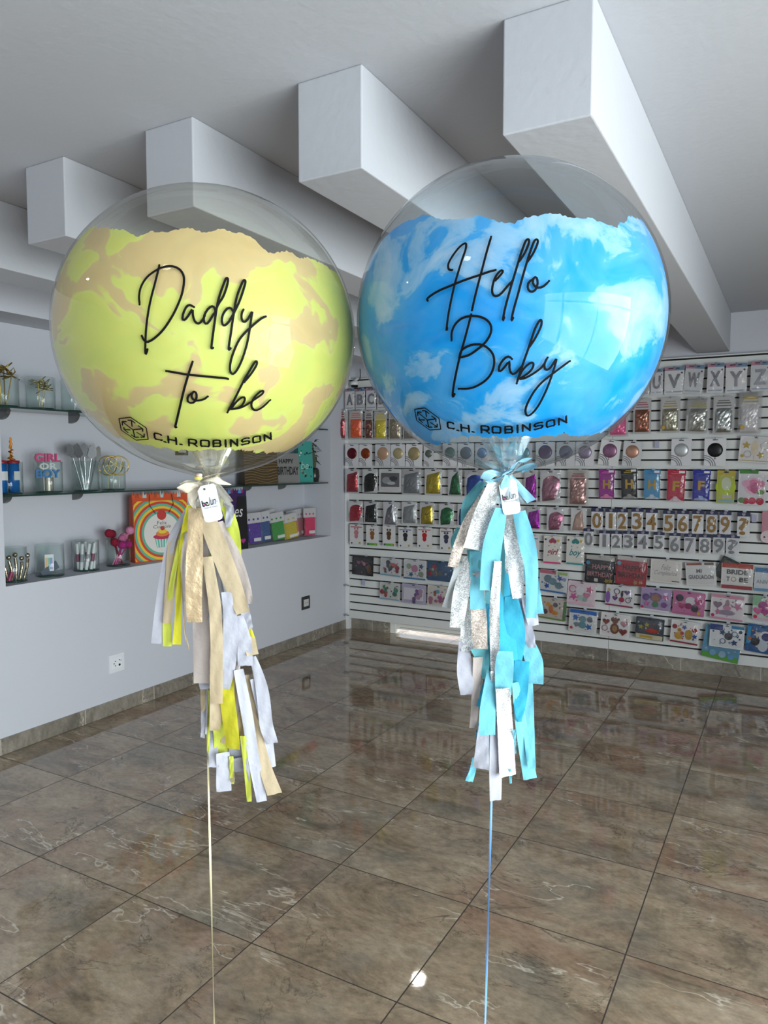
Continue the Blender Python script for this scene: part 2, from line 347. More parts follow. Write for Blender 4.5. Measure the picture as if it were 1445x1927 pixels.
# ------------------------------------------------------------------ niche shelves
def shelf(z, y1, lab, brk):
    r = empty('glass_shelf', (XL-.16, (NY0+y1)/2, z-.006)); tag(r, lab, 'shelf', 'glass shelves in the niche')
    hy = (y1-NY0)/2-.002
    b = MB(); b.box(-.14, .14, -hy, hy, -.005, .004, M_SHELFGLASS); b.build('glass_pane', r)
    b = MB(); b.box(.138, .143, -hy, hy, -.005, .005, M_EDGE); b.build('front_edge', r)
    for y in brk:
        q = [(0, 0), (.085, 0)]+[(.085*math.cos(a)*.95, -.05*math.sin(a)) for a in [PI/2*k/8 for k in range(1, 9)]]
        b = MB(); n = len(q)
        vs = [(-.14+u, y-r.location.y+s_*.012, v-.005) for s_ in (-1, 1) for u, v in q]
        b.add(vs, [tuple(range(n)), tuple(range(2*n-1, n-1, -1))]+[(i, n+i, n+(i+1) % n, (i+1) % n) for i in range(n)], mat('77787a', .4, metal=.6)); b.build('bracket', r)
def ny(px, py, X=-3.85): return hit(px, py, 0, X).y
Z1, Z2 = 1.915, 1.425
shelf(Z1, 5.69, 'upper glass shelf in the niche, just under the top row of jars', [ny(22, 776, -3.95), ny(153, 785, -3.95), 4.5, 5.3])
shelf(Z2, 5.69, 'lower glass shelf in the niche, running behind the yellow balloon', [ny(26, 938, -3.95), ny(160, 935, -3.95), ny(478, 917, -3.95), ny(543, 914, -3.95)])
# jars
JG = 'clear glass jars in the niche'
def jar(xl, xr, yt, yb, Z, lab):
    px = (xl+xr)/2; P = hit(px, yb-2, 0, -3.895); d = depth(P); r = (xr-xl)*d/F/2; h = (yb-yt)*d/F-.02
    b = MB()
    b.lathe([(0, .008), (r*.96, .008), (r*.97, h), (r, h+.001), (r, .004), (r*.95, 0), (0, 0)], M_GLASS)
    b.lathe([(0, .0081), (r*.955, .0081), (r*.955, .002), (r*.94, .001)], mat('27423c', .15))
    o = b.build('glass_jar'); o.location = (-3.895, P.y, Z); tag(o, lab, 'jar', JG)
    return Vector((-3.895, P.y, Z+.01)), r, h
JA = jar(-22, 34, 696, 763, Z1, 'glass jar of gold bows at the left end of the upper shelf')
JB = jar(51, 103, 701, 767, Z1, 'glass jar holding gold leaf picks on the upper shelf')
JC = jar(117, 163, 704, 770, Z1, 'glass jar on the upper shelf half hidden by the yellow balloon')
JD = jar(-9, 42, 863, 930, Z2, 'glass jar of blue candle tubes at the left end of the lower shelf')
JE = jar(66, 117, 863, 927, Z2, 'glass jar holding the pink and blue lettered cake topper')
JF = jar(138, 186, 863, 925, Z2, 'glass jar holding silver cake servers on the lower shelf')
JH = jar(192, 236, 864, 923, Z2, 'glass jar holding round gold toppers on the lower shelf')
JI = jar(2, 50, 1025, 1096, NZ0, 'glass jar of glitter candles at the left end of the ledge')
JJ = jar(69, 120, 1020, 1086, NZ0, 'nearly empty glass jar with a small rainbow packet on the ledge')
JK = jar(139, 186, 1012, 1075, NZ0, 'glass jar full of white wrapped tubes on the ledge')
JM = jar(200.5, 245, 1010, 1066, NZ0, 'glass jar holding pink and red pompom picks on the ledge')
GOLD = mat('b99c4c', .3, metal=.9); SILV = mat('b5b6b8', .25, metal=1)
def rodthing(name, lab, cat, grp, P, Q, r, m, head=None):
    o = empty(name, P); tag(o, lab, cat, grp); d = Vector(Q)-Vector(P)
    b = MB(); b.tube([(0, 0, 0), d], r, m); b.build('stick', o)
    if head: 
        b = MB(); head(b, d); b.build('head', o)
    return o
def loops(b, c, s, m, n=5, seed=0):
    rr = random.Random(seed)
    for i in range(n):
        a = rr.uniform(0, 2*PI); e = rr.uniform(-.6, .9); dr = Vector((math.cos(a)*math.cos(e), math.sin(a)*math.cos(e), math.sin(e)))
        sd = dr.cross(Vector((0, 0, 1))).normalized()*s*.25
        b.tube([c, c+dr*s*.5+sd, c+dr*s, c+dr*s*.5-sd, c], s*.06, m, n=5)
for k, (dx, dy, h_) in enumerate([(.02, -.03, .19), (-.03, .03, .21), (.01, .05, .17), (.03, -.07, .2)]):
    C_ = JA[0]
    rodthing('gold_bow', 'shiny gold bow on a stick in the leftmost jar of the upper shelf', 'bow', 'gold bows in the jar', C_+Vector((0, dy*.4, 0)), C_+Vector((dx, dy, h_)), .003, GOLD, lambda b, d, k=k: loops(b, d, .055, GOLD, 8, k))
for k, (dx, dy, h_) in enumerate([(.01, -.02, .15), (-.01, .035, .14), (.02, .01, .11)]):
    C_ = JB[0]
    rodthing('leaf_pick', 'gold leaf pick in the second jar on the upper shelf', 'cake pick', 'gold leaf picks in the jar', C_+Vector((0, dy*.4, 0)), C_+Vector((dx, dy, h_)), .002, GOLD, lambda b, d, k=k: loops(b, d, .05, mat('cbbd8a', .3, metal=.8), 9, k+9))
C_ = JC[0]
rodthing('leaf_pick', 'pale pick in the jar half hidden by the balloon', 'cake pick', None, C_, C_+Vector((0, .02, .12)), .003, M_WHITE)
# blue candle tubes + orange candle
for k, (dy, l) in enumerate([(-.055, 'blue candle tube at the left in the lower shelf jar'), (.02, 'blue candle tube with a white price label in the lower shelf jar')]):
    C_ = JD[0]+Vector((.02, dy, 0)); o = empty('candle_tube', C_); tag(o, l, 'candle', 'blue candle tubes')
    b = MB(); b.lathe([(0, 0), (.03, 0), (.031, .17), (.0, .17)], mat('1560a8', .3), n=16); b.build('tube', o)
    b = MB(); b.lathe([(.033, .165), (.034, .18), (0, .182)], mat('9c2030', .4), n=16); b.build('cap', o)
    b = MB(); b.box(.030, .0325, -.018, .018, .07, .12, M_CARD); b.build('price_label', o)
C_ = JD[0]+Vector((-.02, .035, .0)); b = MB()
b.tube([(0.012*math.sin(t*2.4)*(1-t/16), 0.012*math.cos(t*2.4)*(1-t/16), .15+t*.0115) for t in range(0, 15)], .016, mat('e08a1c', .4), r2=.005)
b.tube([(0, 0, 0), (0, 0, .15)], .012, mat('e08a1c', .4)); o = b.build('spiral_candle'); o.location = C_; tag(o, 'orange spiral candle sticking up from the jar of blue tubes', 'candle')
# lettered topper
def niche_frame(name, px, py, Z, lab, cat, grp=None, X=-3.88, ang=15, tilt=0):
    P = hit(px, py, 0, X); o = empty(name, (X, P.y, Z), (0, math.radians(tilt), 0)); o.rotation_euler = (0, 0, math.radians(90-ang)); tag(o, lab, cat, grp)
    if tilt: o.rotation_mode = 'XYZ'; o.matrix_world = Matrix.Translation(o.location) @ Matrix.Rotation(math.radians(90-ang), 4, 'Z') @ Matrix.Rotation(math.radians(tilt), 4, 'Y')
    d = depth(Vector(o.location)); v = (CP-Vector(o.location)); va = math.atan2(-v.y, v.x); k = d/F
    return o, k/math.cos(va-math.radians(ang)), k    # metres per pixel across, up
o, kx, kz = niche_frame('cake_topper', 91, 926, Z2+.012, 'cake topper reading GIRL OR BOY in pink, white and blue', 'cake topper')
for st, yc, w, h_, c in (('GIRL', 864, 44, 16, 'b8396f'), ('OR', 880, 30, 12, 'd8d8da'), ('BOY', 894, 42, 16, '3a78b4')):
    b = MB(); vs, fs, _ = text_tris(st, .03)
    for y in (-.012, 0): b.text(st, 0, (926-yc)*kz, w*kx, h_*kz, y, mat(c, .5), .03)
    b.build('word', o)
b = MB(); b.tube([(-.02, .01, 0), (-.02, .01, .17)], .003, M_WHITE); b.tube([(.03, .01, 0), (.02, .01, .17)], .003, M_WHITE); b.build('stick', o)
b = MB(); b.tube([(0, 0, 0), (0, .0, .08)], .03, mat('a59c92', .35, metal=.4), n=14); o = b.build('candle_tin'); o.location = JE[0]+Vector((-.0, 0, 0)); tag(o, 'small brushed tin standing inside the jar with the lettered topper', 'tin')
# servers
for k in range(7):
    C_ = JF[0]; a = -.09+.03*k; top = C_+Vector((.02*math.sin(k*2), a, .20+.012*math.sin(k*3)))
    o = empty('cake_server', C_+Vector((0, a*.3, 0))); tag(o, 'silver cake server with a triangular blade, bunched with others in a jar', 'cake server', 'silver cake servers in the jar')
    d = top-Vector(o.location); b = MB(); b.tube([(0, 0, 0), d], .005, M_CHROME); b.build('handle', o)
    b = MB(); u = d.normalized(); s_ = Vector((.5, .87, 0)); p = d-u*.01
    mt = mat('2b2c2e', .25, metal=.9) if k < 5 else mat('9c9d98', .3, metal=.8)
    q = [p, p+u*.03+s_*.028, p+u*.085+s_*.012, p+u*.10, p+u*.085-s_*.02, p+u*.03-s_*.028]; nn = Vector((.004, -.002, 0))
    b.add(q+[v+nn for v in q], [tuple(range(6)), tuple(range(11, 5, -1))]+[(i, (i+1) % 6, 6+(i+1) % 6, 6+i) for i in range(6)], mt); b.build('blade', o)
# round gold toppers
for k in range(3):
    C_ = JH[0]+Vector((-.03+.03*k, -.02+.02*k, 0)); o = empty('ring_topper', C_, (0, 0, PI/2-.3-.2*k)); tag(o, 'round gold ring topper on a stick in the rightmost jar of the lower shelf', 'cake topper', 'gold ring toppers in the jar')
    b = MB(); ring = [(.062*math.cos(t*PI/12), 0, .15+.062*math.sin(t*PI/12)) for t in range(25)]; b.tube(ring, .0035, GOLD, n=6, cap=False)
    for q in range(4): b.tube([(.05*math.cos(q*1.1), .001, .15+.05*math.sin(q*1.1)), (-.04*math.cos(q*1.7), .001, .15-.04*math.sin(q*1.3))], .0025, mat('cfc08c', .3, metal=.7), n=5)
    b.build('ring', o); b = MB(); b.tube([(0, 0, 0), (0, 0, .09)], .002, GOLD); b.build('stick', o)
# glitter candles
GLIT = glitter('gold_glitter', '6b5a48', 'd9c8ac', 160)
for k in range(5):
    C_ = JI[0]+Vector((.02, -.05+.025*k, 0)); o = empty('glitter_candle', C_); tag(o, 'glittery gold candle in the left jar on the ledge', 'candle', 'glitter candles in the jar')
    b = MB(); b.tube([(0, 0, 0), (.01, .008*(k-2), .07), (0, .014*(k-2), .10+.012*(k % 3))], .009, GLIT, n=7); b.build('stick', o)
    b = MB(); b.ball((0, .014*(k-2), .12+.012*(k % 3)), .014, GLIT, 6); b.build('tip', o)
o = rodthing('glitter_candle', 'short dark pink candle at the bottom of the left jar on the ledge', 'candle', None, JI[0]+Vector((.03, -.05, 0)), JI[0]+Vector((.03, -.03, .05)), .012, mat('a03060', .4))
# small rainbow packet, iridescent packet
o = empty('candle_packet', JJ[0]+Vector((0, -.01, 0)), (0, .0, PI/2-.5)); tag(o, 'small packet of rainbow candles inside the nearly empty jar', 'packet')
b = MB(); b.box(-.02, .03, -.004, .004, .02, .12, M_CARD)
for i, c in enumerate(('e8a060', 'd8c050', '70b090', '6090c8', '9070c0')): b.box(-.016+.008*i, -.010+.008*i, -.006, -.004, .03, .1, mat(c, .5))
b.build('card', o)
b = MB(); b.box(-.0, .006, -.05, .07, .0, .05, mat('8f96a8', .2, metal=.6)); o = b.build('foil_packet'); o.location = JJ[0]; o.rotation_euler = (.5, 0, 0); tag(o, 'flat iridescent packet lying at the bottom of the jar', 'packet')
for k in range(9):
    a = k*.7; C_ = JK[0]; p = C_+Vector((.045*math.cos(a), .045*math.sin(a), 0)); q = C_+Vector((.06*math.cos(a+.4), .06*math.sin(a+.4), .165))
    o = empty('wrapped_tube', p); tag(o, 'slim white wrapped tube standing in the jar on the ledge', 'tube', 'white tubes in the jar')
    b = MB(); b.tube([(0, 0, 0), q-p], .0105, mat('dcdce0', .4)); b.build('wrapper', o); b = MB(); b.tube([(q-p)*.3, (q-p)*.6], .0112, mat('8a4a66' if k % 3 == 0 else '9a9aa2', .5)); b.build('printed_band', o)
for k, (dy, z, c, dx) in enumerate([(-.07, .21, '8c1030', 0), (-.02, .20, '7c0e28', -.03), (.02, .165, 'c86f98', .02), (.05, .175, 'cf7ba0', 0), (.095, .215, 'd98bb0', .01), (-.05, .15, '8c1030', .03), (-.01, .13, 'b32080', .05), (.04, .13, 'a81870', .05), (.07, .14, '8c1030', -.02)]):
    C_ = JM[0]; rodthing('pompom_pick', 'pompom pick (%s) in the jar beside the rainbow gift bag' % ['dark red, top left', 'dark red, top middle', 'soft pink, middle', 'soft pink, right of middle', 'light pink, highest at right', 'dark red, lower left', 'magenta, lower left of centre', 'magenta, lower right of centre', 'dark red, lower right'][k], 'pompom pick', 'pompom picks in the jar', C_+Vector((0, -dy*.5, 0)), C_+Vector((dx, dy, z)), .004, mat(c, .5),
        lambda b, d, c=c: b.ball(d, .028, mat(c, .9, bump=1., bscale=150), 8))
# gift bags
def bag(px0, px1, yt, yb, Z, lab, front, side, name='gift_bag', X=-3.87, ang=15, t=.09, draw=None, top=None, cat='gift bag', grp=None, handle=None):
    o, kx, kz = niche_frame(name, (px0+px1)/2, yb, Z, lab, cat, grp, X, ang)
    w, h_ = (px1-px0)*kx, (yb-yt)*kz; b = MB()
    vs = [(-w/2, -t/2, 0), (w/2, -t/2, 0), (w/2, t/2, 0), (-w/2, t/2, 0), (-w/2, -t*.25, h_), (w/2, -t*.25, h_), (w/2, t*.25, h_), (-w/2, t*.25, h_)]
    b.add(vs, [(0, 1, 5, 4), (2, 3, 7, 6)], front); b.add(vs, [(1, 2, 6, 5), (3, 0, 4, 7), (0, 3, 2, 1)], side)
    b.add(vs, [(4, 5, 6, 7)], side)
    if draw:
        d = MB(); draw(d, w, h_)
        # lean the print on the sloping front
        d.v = [(x, y-t/2+(t*.25)*(z/h_)-.0015, z) for x, y, z in d.v]
        for i, m in enumerate(d.mats): pass
        o0 = len(b.v); b.v += d.v
        for f, mi, sm in zip(d.f, d.m, d.smooth): b.f.append(tuple(o0+k for k in f)); b.m.append(b.mi(d.mats[mi])); b.smooth.append(sm)
    b.build('bag_body', o)
    if top:
        b = MB(); rr = random.Random(3); n = 16
        for i in range(n):
            x = -w/2+w*i/n; b.poly([(x-.004, h_-.02), (x+w/n, h_-.02), (x+w/n*.9, h_+.01+rr.uniform(0, .015)), (x+w/n*.4, h_-.002), (x, h_+.012+rr.uniform(0, .02))], -t*.25-.002*(i % 2), .001, top[i % len(top)])
        b.build('tissue_fringe', o)
    if handle:
        b = MB()
        for s_ in (-1, 1): b.tube([(s_*w*.2, -t*.3, h_), (s_*w*.22, -t*.42, h_*.85), (s_*w*.12, -t*.5, h_*.72)], .002, handle, n=5)
        b.build('handle', o)
    return o
def rainbow(d, w, h_):
    cx, cz = 0, h_*.42; cols = ['c03a20', 'e0b828', 'c8502a', '4fa08c', 'd8b030', 'c43424', '58a894', 'e0b828', 'c4402c', '5aa890']
    R = w*.72; z = h_*.91
    for i, c in enumerate(cols):
        r = R-(R-w*.33)*i/len(cols)
        pts = [(max(-w/2+.003, min(w/2-.003, cx+r*math.cos(a))), max(.006, min(z, cz+r*math.sin(a)))) for a in [2*PI*k/48 for k in range(48)]]
        d.poly(pts, -.0004*i, .0003, mat(c, .6))
    d.disc(cx, cz, w*.33, -.0045, .0003, mat('d4cfcb', .6), n=32)
    y = -.0062; t_ = mat('5c5a58', .6)
    d.text('Feliz', cx, cz+w*.17, w*.17, w*.06, y, t_); d.text('Cumple', cx, cz+w*.10, w*.32, w*.075, y, t_, shear=.2)
    d.disc(cx, cz+w*.3, w*.085, y+.001, .001, mat('b5332e', .5))
    d.poly([(cx-w*.14, cz-w*.08), (cx+w*.14, cz-w*.08), (cx+w*.11, cz-w*.24), (cx-w*.11, cz-w*.24)], y+.001, .0005, mat('5fb09a', .6))
    for k in range(5): d.poly([(cx-w*.12+k*w*.055, cz-w*.09), (cx-w*.10+k*w*.055, cz-w*.09), (cx-w*.085+k*w*.045, cz-w*.235), (cx-w*.1+k*w*.045, cz-w*.235)], y, .0002, M_CARD)
    d.disc(cx, cz-w*.06, w*.17, y, .001, mat('b02a50', .6), ry=w*.045); d.disc(cx, cz-w*.01, w*.12, y-.001, .001, mat('d87830', .6), ry=w*.05)
    d.disc(cx, cz+w*.03, w*.08, y-.002, .001, mat('dcc040', .6), ry=w*.04); d.disc(cx, cz+w*.075, w*.035, y-.003, .001, mat('b5332e', .5))
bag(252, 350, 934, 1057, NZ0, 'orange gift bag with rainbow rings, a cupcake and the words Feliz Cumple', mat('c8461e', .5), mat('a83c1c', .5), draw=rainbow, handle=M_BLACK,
    top=[mat('c8501e', .6), mat('b2441a', .6), mat('d05a26', .6), mat('a9c4c4', .6), mat('c8481a', .6)])
def purplebag(d, w, h_):
    d.text('es', w*.3, h_*.62, w*.2, w*.16, -.001, M_CARD, shear=.3); d.heart(w*.15, h_*.35, w*.1, -.001, .0005, mat('b02c60', .6)); d.heart(w*.38, h_*.14, w*.06, -.001, .0005, mat('a02c80', .6))
    d.poly([(.12*w, 0), (.5*w, 0), (.5*w, h_*.9), (.28*w, h_*.9)], 0, .0003, mat('100e14', .5))
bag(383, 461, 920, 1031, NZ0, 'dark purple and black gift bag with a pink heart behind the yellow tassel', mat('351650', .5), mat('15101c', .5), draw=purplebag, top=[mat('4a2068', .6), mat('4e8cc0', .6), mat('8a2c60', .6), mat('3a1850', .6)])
def waves(d, w, h_):
    g = mat('a8905a', .35, metal=.7)
    for i in range(13):
        pts = []
        for k in range(17):
            u = k/16; x = -w/2+w*u*.98+.002; pts.append((x, h_*(.02+.074*i)+.012*math.sin(u*7+i*.12)-.03*u*u*(1 if i > 5 else .2)))
        pts = [(x, max(.003, min(h_-.003, z))) for x, z in pts]
        d.poly(pts+[(x, z+.0045) for x, z in reversed(pts)], 0, .0004, g)
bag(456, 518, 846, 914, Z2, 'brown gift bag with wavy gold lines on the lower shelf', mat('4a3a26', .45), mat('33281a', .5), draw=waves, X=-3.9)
def hb(d, w, h_):
    m = mat('1c1c1e', .6); d.text('HAPPY', -w*.06, h_*.74, w*.62, h_*.15, -.001, m, .02); d.text('BIRTHDAY', 0, h_*.42, w*.9, h_*.27, -.001, m, .02)
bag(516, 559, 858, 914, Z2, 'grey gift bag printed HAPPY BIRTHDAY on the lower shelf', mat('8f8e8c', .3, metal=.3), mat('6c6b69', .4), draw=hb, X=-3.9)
b = MB(); b.disc(0, 0, .02, 0, .003, M_CARD)
def tealp(d, w, h_):
    rr = random.Random(5)
    for k in range(22): d.disc(rr.uniform(-.42, .42)*w, rr.uniform(.05, .95)*h_, rr.uniform(.004, .011), 0, .0004+.0001*k, mat(rr.choice(['14191c', '0f5a5c', 'd8d8d4', 'c08a60', '14191c']), .6))
    d.text('be', -w*.1, h_*.42, w*.55, w*.4, -.004, mat('a8d8cc', .6), shear=.2)
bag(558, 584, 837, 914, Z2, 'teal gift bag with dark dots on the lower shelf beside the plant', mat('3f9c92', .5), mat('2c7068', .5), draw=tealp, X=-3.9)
# bamboo-like plant
P = hit(596, 913, 0, -3.86); o = empty('lucky_bamboo', (-3.86, P.y-.04, Z2+.004)); tag(o, 'small green leafy plant in a dark vase at the right end of the shelf', 'plant')
b = MB(); b.lathe([(0, 0), (.04, 0), (.05, .05), (.045, .11), (.03, .13), (.028, .13), (.04, .1), (.035, .02), (0, .02)], mat('2a2f2c', .25), n=18); b.build('vase', o)
gl = mat('2c3d24', .5)
for k in range(3):
    b = MB(); b.tube([(0, .01*k-.01, .05), (.004*k, .012*k-.01, .2), (0, .01*k-.02, .36-.05*k)], .006, mat('3c4a2a', .5)); b.build('stem', o)
rr = random.Random(11)
for k in range(16):
    a = rr.uniform(0, 2*PI); z = rr.uniform(.2, .37); L = rr.uniform(.06, .12); e = rr.uniform(-.4, .7)
    dv = Vector((math.cos(a)*math.cos(e)*.6, math.sin(a)*math.cos(e), math.sin(e))); s_ = dv.cross(Vector((0, 0, 1))).normalized()*.016; p = Vector((0, 0, z))
    b = MB(); q = [p, p+dv*L*.4+s_, p+dv*L-Vector((0, 0, .02)), p+dv*L*.4-s_]; b.add(q+[p+dv*L*.4+Vector((0, 0, .004))], [(0, 1, 4), (1, 2, 4), (2, 3, 4), (3, 0, 4)], gl, True); b.build('leaf', o, solid=.0008)
# confetti packs on the ledge
for (x0, x1, yt, yb, c, lab, tl, X) in [(461, 482, 972, 1028, '3a1a70', 'purple glitter pack at the far left of the ledge row, mostly covered', -4, -3.95), (466, 494, 967, 1028, '4a2390', 'purple glitter pack in front beside the dark gift bag', -4, -3.90),
        (488, 512, 965, 1025, '1c4a80', 'dark blue glitter pack on the ledge', -6, -3.92), (500, 522, 962, 1022, '5f8f8c', 'thin teal pack seen edge on between the blue and green packs', -6, -3.97),
        (511, 539, 966, 1021, '2c8a34', 'green glitter pack on the ledge', -8, -3.90), (532, 564, 968, 1018, 'b8a820', 'yellow glitter pack leaning on the ledge', -10, -3.87),
        (544, 565, 962, 1015, 'd86a5a', 'coral glitter pack behind the yellow one', -8, -3.94), (559, 578, 960, 1013, '9a5a60', 'dusty rose glitter pack on the ledge, thin edge showing', -4, -3.97), (571, 594, 957, 1011, 'd0285c', 'hot pink glitter pack at the right end of the ledge', 0, -3.90)]:
    o, kx, kz = niche_frame('glitter_pack', (x0+x1)/2, yb, NZ0+.002, lab, 'pack', 'glitter packs on the ledge', X, 20, tl)
    w, h_ = (x1-x0)*kx, (yb-yt)*kz; b = MB(); b.box(-w/2, w/2, -.004, .004, h_*.66, h_*.98, mat('c4c2c6', .4)); b.text('- - -', 0, h_*.78, w*.7, h_*.06, -.0045, mat(c, .5)); b.build('header_card', o)
    b = MB(); b.box(-w*.4, w*.4, -.014, .010, .012, h_*.66, mat(c, .35, bump=.6, bscale=120)); b.build('glitter_filling', o, bevel=.004)
    b = MB(); b.box(-w*.1, w*.36, -.017, -.0145, h_*.1, h_*.2, M_CARD); b.build('price_sticker', o)
    b = MB(); b.box(-w/2, w/2, -.019, .014, 0.002, h_, M_SLEEVE); b.build('plastic_sleeve', o, bevel=.004)

# ------------------------------------------------------------------ products on the slatted wall
HOOK = None
def hook(x, z, y0=YS):
    global HOOK
    if HOOK is None:
        HOOK = empty('peg_hook', (x, y0, z))
        b = MB(); b.tube([(0, -.001, 0), (0, -.075, 0), (0, -.085, .008)], .0022, M_CHROME, n=6); b.build('prong', HOOK)
        b = MB(); b.box(-.012, .012, -.004, 0, -.006, .018, mat('c8ccd4', .3)); b.build('back_clip', HOOK); r = HOOK
    else:
        r = HOOK.copy(); COL.objects.link(r); r.location = (x, y0, z)
        for ch in list(HOOK.children):
            c = ch.copy(); COL.objects.link(c); c.parent = r
    tag(r, 'small metal hook plugged into the slatted wall, with a hanging pack on it', 'hook', 'hooks on the slatted wall')
cardc = [mat('cfcdd2', .45), mat('d6d4d6', .45), mat('c6c5c8', .45)]
NP = [0]
def place(name, xl, yt, xr, yb, tilt, lab, cat, grp, dy=0):
    """frame centred on the pack hanging at the wall; returns empty, width, height"""
    Y = YS-.045-.006*(NP[0] % 3)-dy; NP[0] += 1
    cx, cy = (xl+xr)/2, (yt+yb)/2
    C_ = hit(cx, cy, 1, Y); w = hit(xr, cy, 1, Y).x-hit(xl, cy, 1, Y).x; h_ = hit(cx, yt, 1, Y).z-hit(cx, yb, 1, Y).z
    o = empty(name, C_, (0, math.radians(tilt), 0)); tag(o, lab, cat, grp)
    top = C_+Vector((math.sin(math.radians(tilt))*h_*.5, 0, math.cos(math.radians(tilt))*h_*.5-.008))
    hook(top.x, top.z)
    return o, w, h_
def crumple(b, w, h_, t, m, cx=0, cz=0, seed=0, amp=.004, nx=9, nz=11, outline=None):
    rr = random.Random(seed); P = []
    for i in range(nz):
        row = []
        for j in range(nx):
            u, v = j/(nx-1)*2-1, i/(nz-1)*2-1
            x, z = u*w/2, v*h_/2
            if outline: x, z = outline(u, v, w, h_)
            bulge = t*(1-u**4)*(1-v**4)+.001
            row.append((cx+x, -bulge-rr.uniform(0, amp)*(1-u*u)*(1-v*v), cz+z))
        P.append(row)
    b.grid(P, m, False)
    B_ = [[(x, .001, z) for x, y, z in r] for r in P]; b.grid([r[::-1] for r in B_], m, False)
    edge = P[0]+[r[-1] for r in P[1:]]+P[-1][-2::-1]+[r[0] for r in P[-2:0:-1]]; n = len(edge)
    b.add(edge+[(x, .001, z) for x, y, z in edge], [(i, (i+1) % n, n+(i+1) % n, n+i) for i in range(n)], m)
def sleeve(o, w, h_, t=.012, seed=0):
    b = MB(); crumple(b, w*1.0, h_*1.0, t, M_SLEEVE, seed=seed, amp=.006, nx=7, nz=9); b.build('plastic_sleeve', o)
def card(b, w, h_, m=None, r=.006, y=0, t=.003, cx=0, cz=0):
    b.poly([(cx+s_*(w/2-r)+r*math.cos(a), cz+q*(h_/2-r)+r*math.sin(a)) for s_, q, a0 in ((1, 1, 0), (-1, 1, PI/2), (-1, -1, PI), (1, -1, 1.5*PI)) for a in (a0, a0+PI/4, a0+PI/2)], y, t, m or cardc[NP[0] % 3])
# --- row 1: letter balloons
LET = mat('8e8c92', .25, metal=.9); HP = mat('a8788e', .5); HBL = mat('5f7f9c', .5)
for ch, xl, yt, xr, yb, tl in [('A', 649.5, 731, 667.5, 772, 0), ('B', 668.5, 731, 687, 771, 0), ('C', 688.5, 729, 708, 771, 0), ('D', 709.5, 728, 729, 771, 0), ('T', 1200, 697, 1223, 745, 0), ('U', 1224, 694, 1248, 743.5, 0), ('V', 1249.5, 690, 1288, 742.5, 0), ('W', 1287, 686, 1324, 741.5, 5), ('X', 1330, 682.5, 1362.5, 740.5, 1), ('Y', 1364.5, 683, 1406, 740.5, 0), ('Z', 1411.5, 679, 1450, 737.5, 1)]:
    o, w, h_ = place('letter_balloon_pack', xl, yt, xr, yb, tl, 'pack with a silver letter %s foil balloon in the top row' % ch, 'balloon pack', 'letter balloon packs in the top row')
    b = MB(); card(b, w*.96, h_*.97); b.box(-w*.48, 0, -.0045, -.003, h_*.36, h_*.485, HP); b.box(0, w*.48, -.0045, -.003, h_*.36, h_*.485, HBL)
    b.box(-w*.3, -w*.05, -.006, -.0045, h_*.42, h_*.45, M_BLACK); b.box(w*.08, w*.25, -.006, -.0045, h_*.42, h_*.45, M_BLACK)
    b.disc(w*.36, h_*.27, w*.05, -.003, .001, mat('3a3c4c', .5)); b.box(-w*.4, w*.4, -.004, -.003, -h_*.42, -h_*.38, mat('8f9cae', .5)); b.build('card', o)
    b = MB(); vs, fs, asp = text_tris(ch, .03); hh = h_*.5; ww = min(w*.6, hh*asp*1.05)
    for y in (-.0055, -.009): b.text(ch, 0, -h_*.02, ww, hh, y, LET, .03)
    b.build('letter', o); sleeve(o, w, h_, .012, NP[0])
# --- row 2: tinsel curtains
def tin(xl, yt, xr, yb, c, lab, tl=0, star=None, frac=.62, metal=.6, header='c2bfc0', printc=None, grp='foil curtain packs in the second row'):
    o, w, h_ = place('foil_curtain_pack', xl, yt, xr, yb, tl, lab, 'foil pack', grp)
    b = MB(); card(b, w*.92, h_*.97, mat(header, .45), y=.004); pc = mat(printc or c, .5)
    b.box(-w*.3, w*.3, -.001, .001, h_*.30, h_*.33, pc); b.box(-w*.33, w*.33, -.001, .001, h_*.23, h_*.26, pc); b.box(-w*.25, w*.25, -.001, .001, h_*.36, h_*.385, pc); b.build('header_card', o)
    b = MB(); crumple(b, w*.74, h_*frac, .016, mat(c, .28, metal=metal), cz=-h_*.5+h_*frac/2+h_*.06, seed=NP[0], amp=.012, nx=11, nz=14); b.build('foil_fringe', o)
    if star:
        b = MB(); b.star(-w*.28, -h_*.34, w*.13, -.028, .001, mat('b8972c', .4)); b.build('star_sticker', o)
    sleeve(o, w, h_, .03, NP[0])
    return o
tin(625, 769, 652, 828, '8c1224', 'dark red foil curtain pack at the left end of the second row')
tin(656, 771, 683, 827, 'e0561a', 'orange foil curtain pack second from the left corner', metal=.1)
tin(685.5, 772, 702, 828, '6a3a2c', 'narrow brown and olive foil pack between the orange and yellow packs')
tin(703, 773, 729, 828, 'cdbb20', 'bright yellow foil curtain pack near the left corner', metal=.1)
tin(730, 770, 756, 829, '9c8f78', 'gold and silver foil curtain pack beside the yellow one')
tin(757, 770, 784, 829, '8f8a80', 'silver foil pack half behind the blue balloon on its left')
tin(1143, 757, 1183, 822, 'd8558c', 'bright pink foil curtain pack at the right edge of the blue balloon', metal=.2)
tin(1190, 749, 1226, 817, 'a86850', 'rose gold foil curtain pack in the second row', metal=.9, printc='a05a68')
tin(1241, 747, 1281, 815, 'b4b09a', 'clear and silver foil pack with gold print and a star', star=1, metal=.8, printc='a08c3a')
tin(1290, 747, 1336, 816, 'b6b6b0', 'iridescent foil pack with dark tufts, second row', tl=3, metal=.8, printc='a0944a')
tin(1340, 744.5, 1383, 818, 'c6cac8', 'holographic silver foil curtain pack', metal=1, printc='5c5a54')
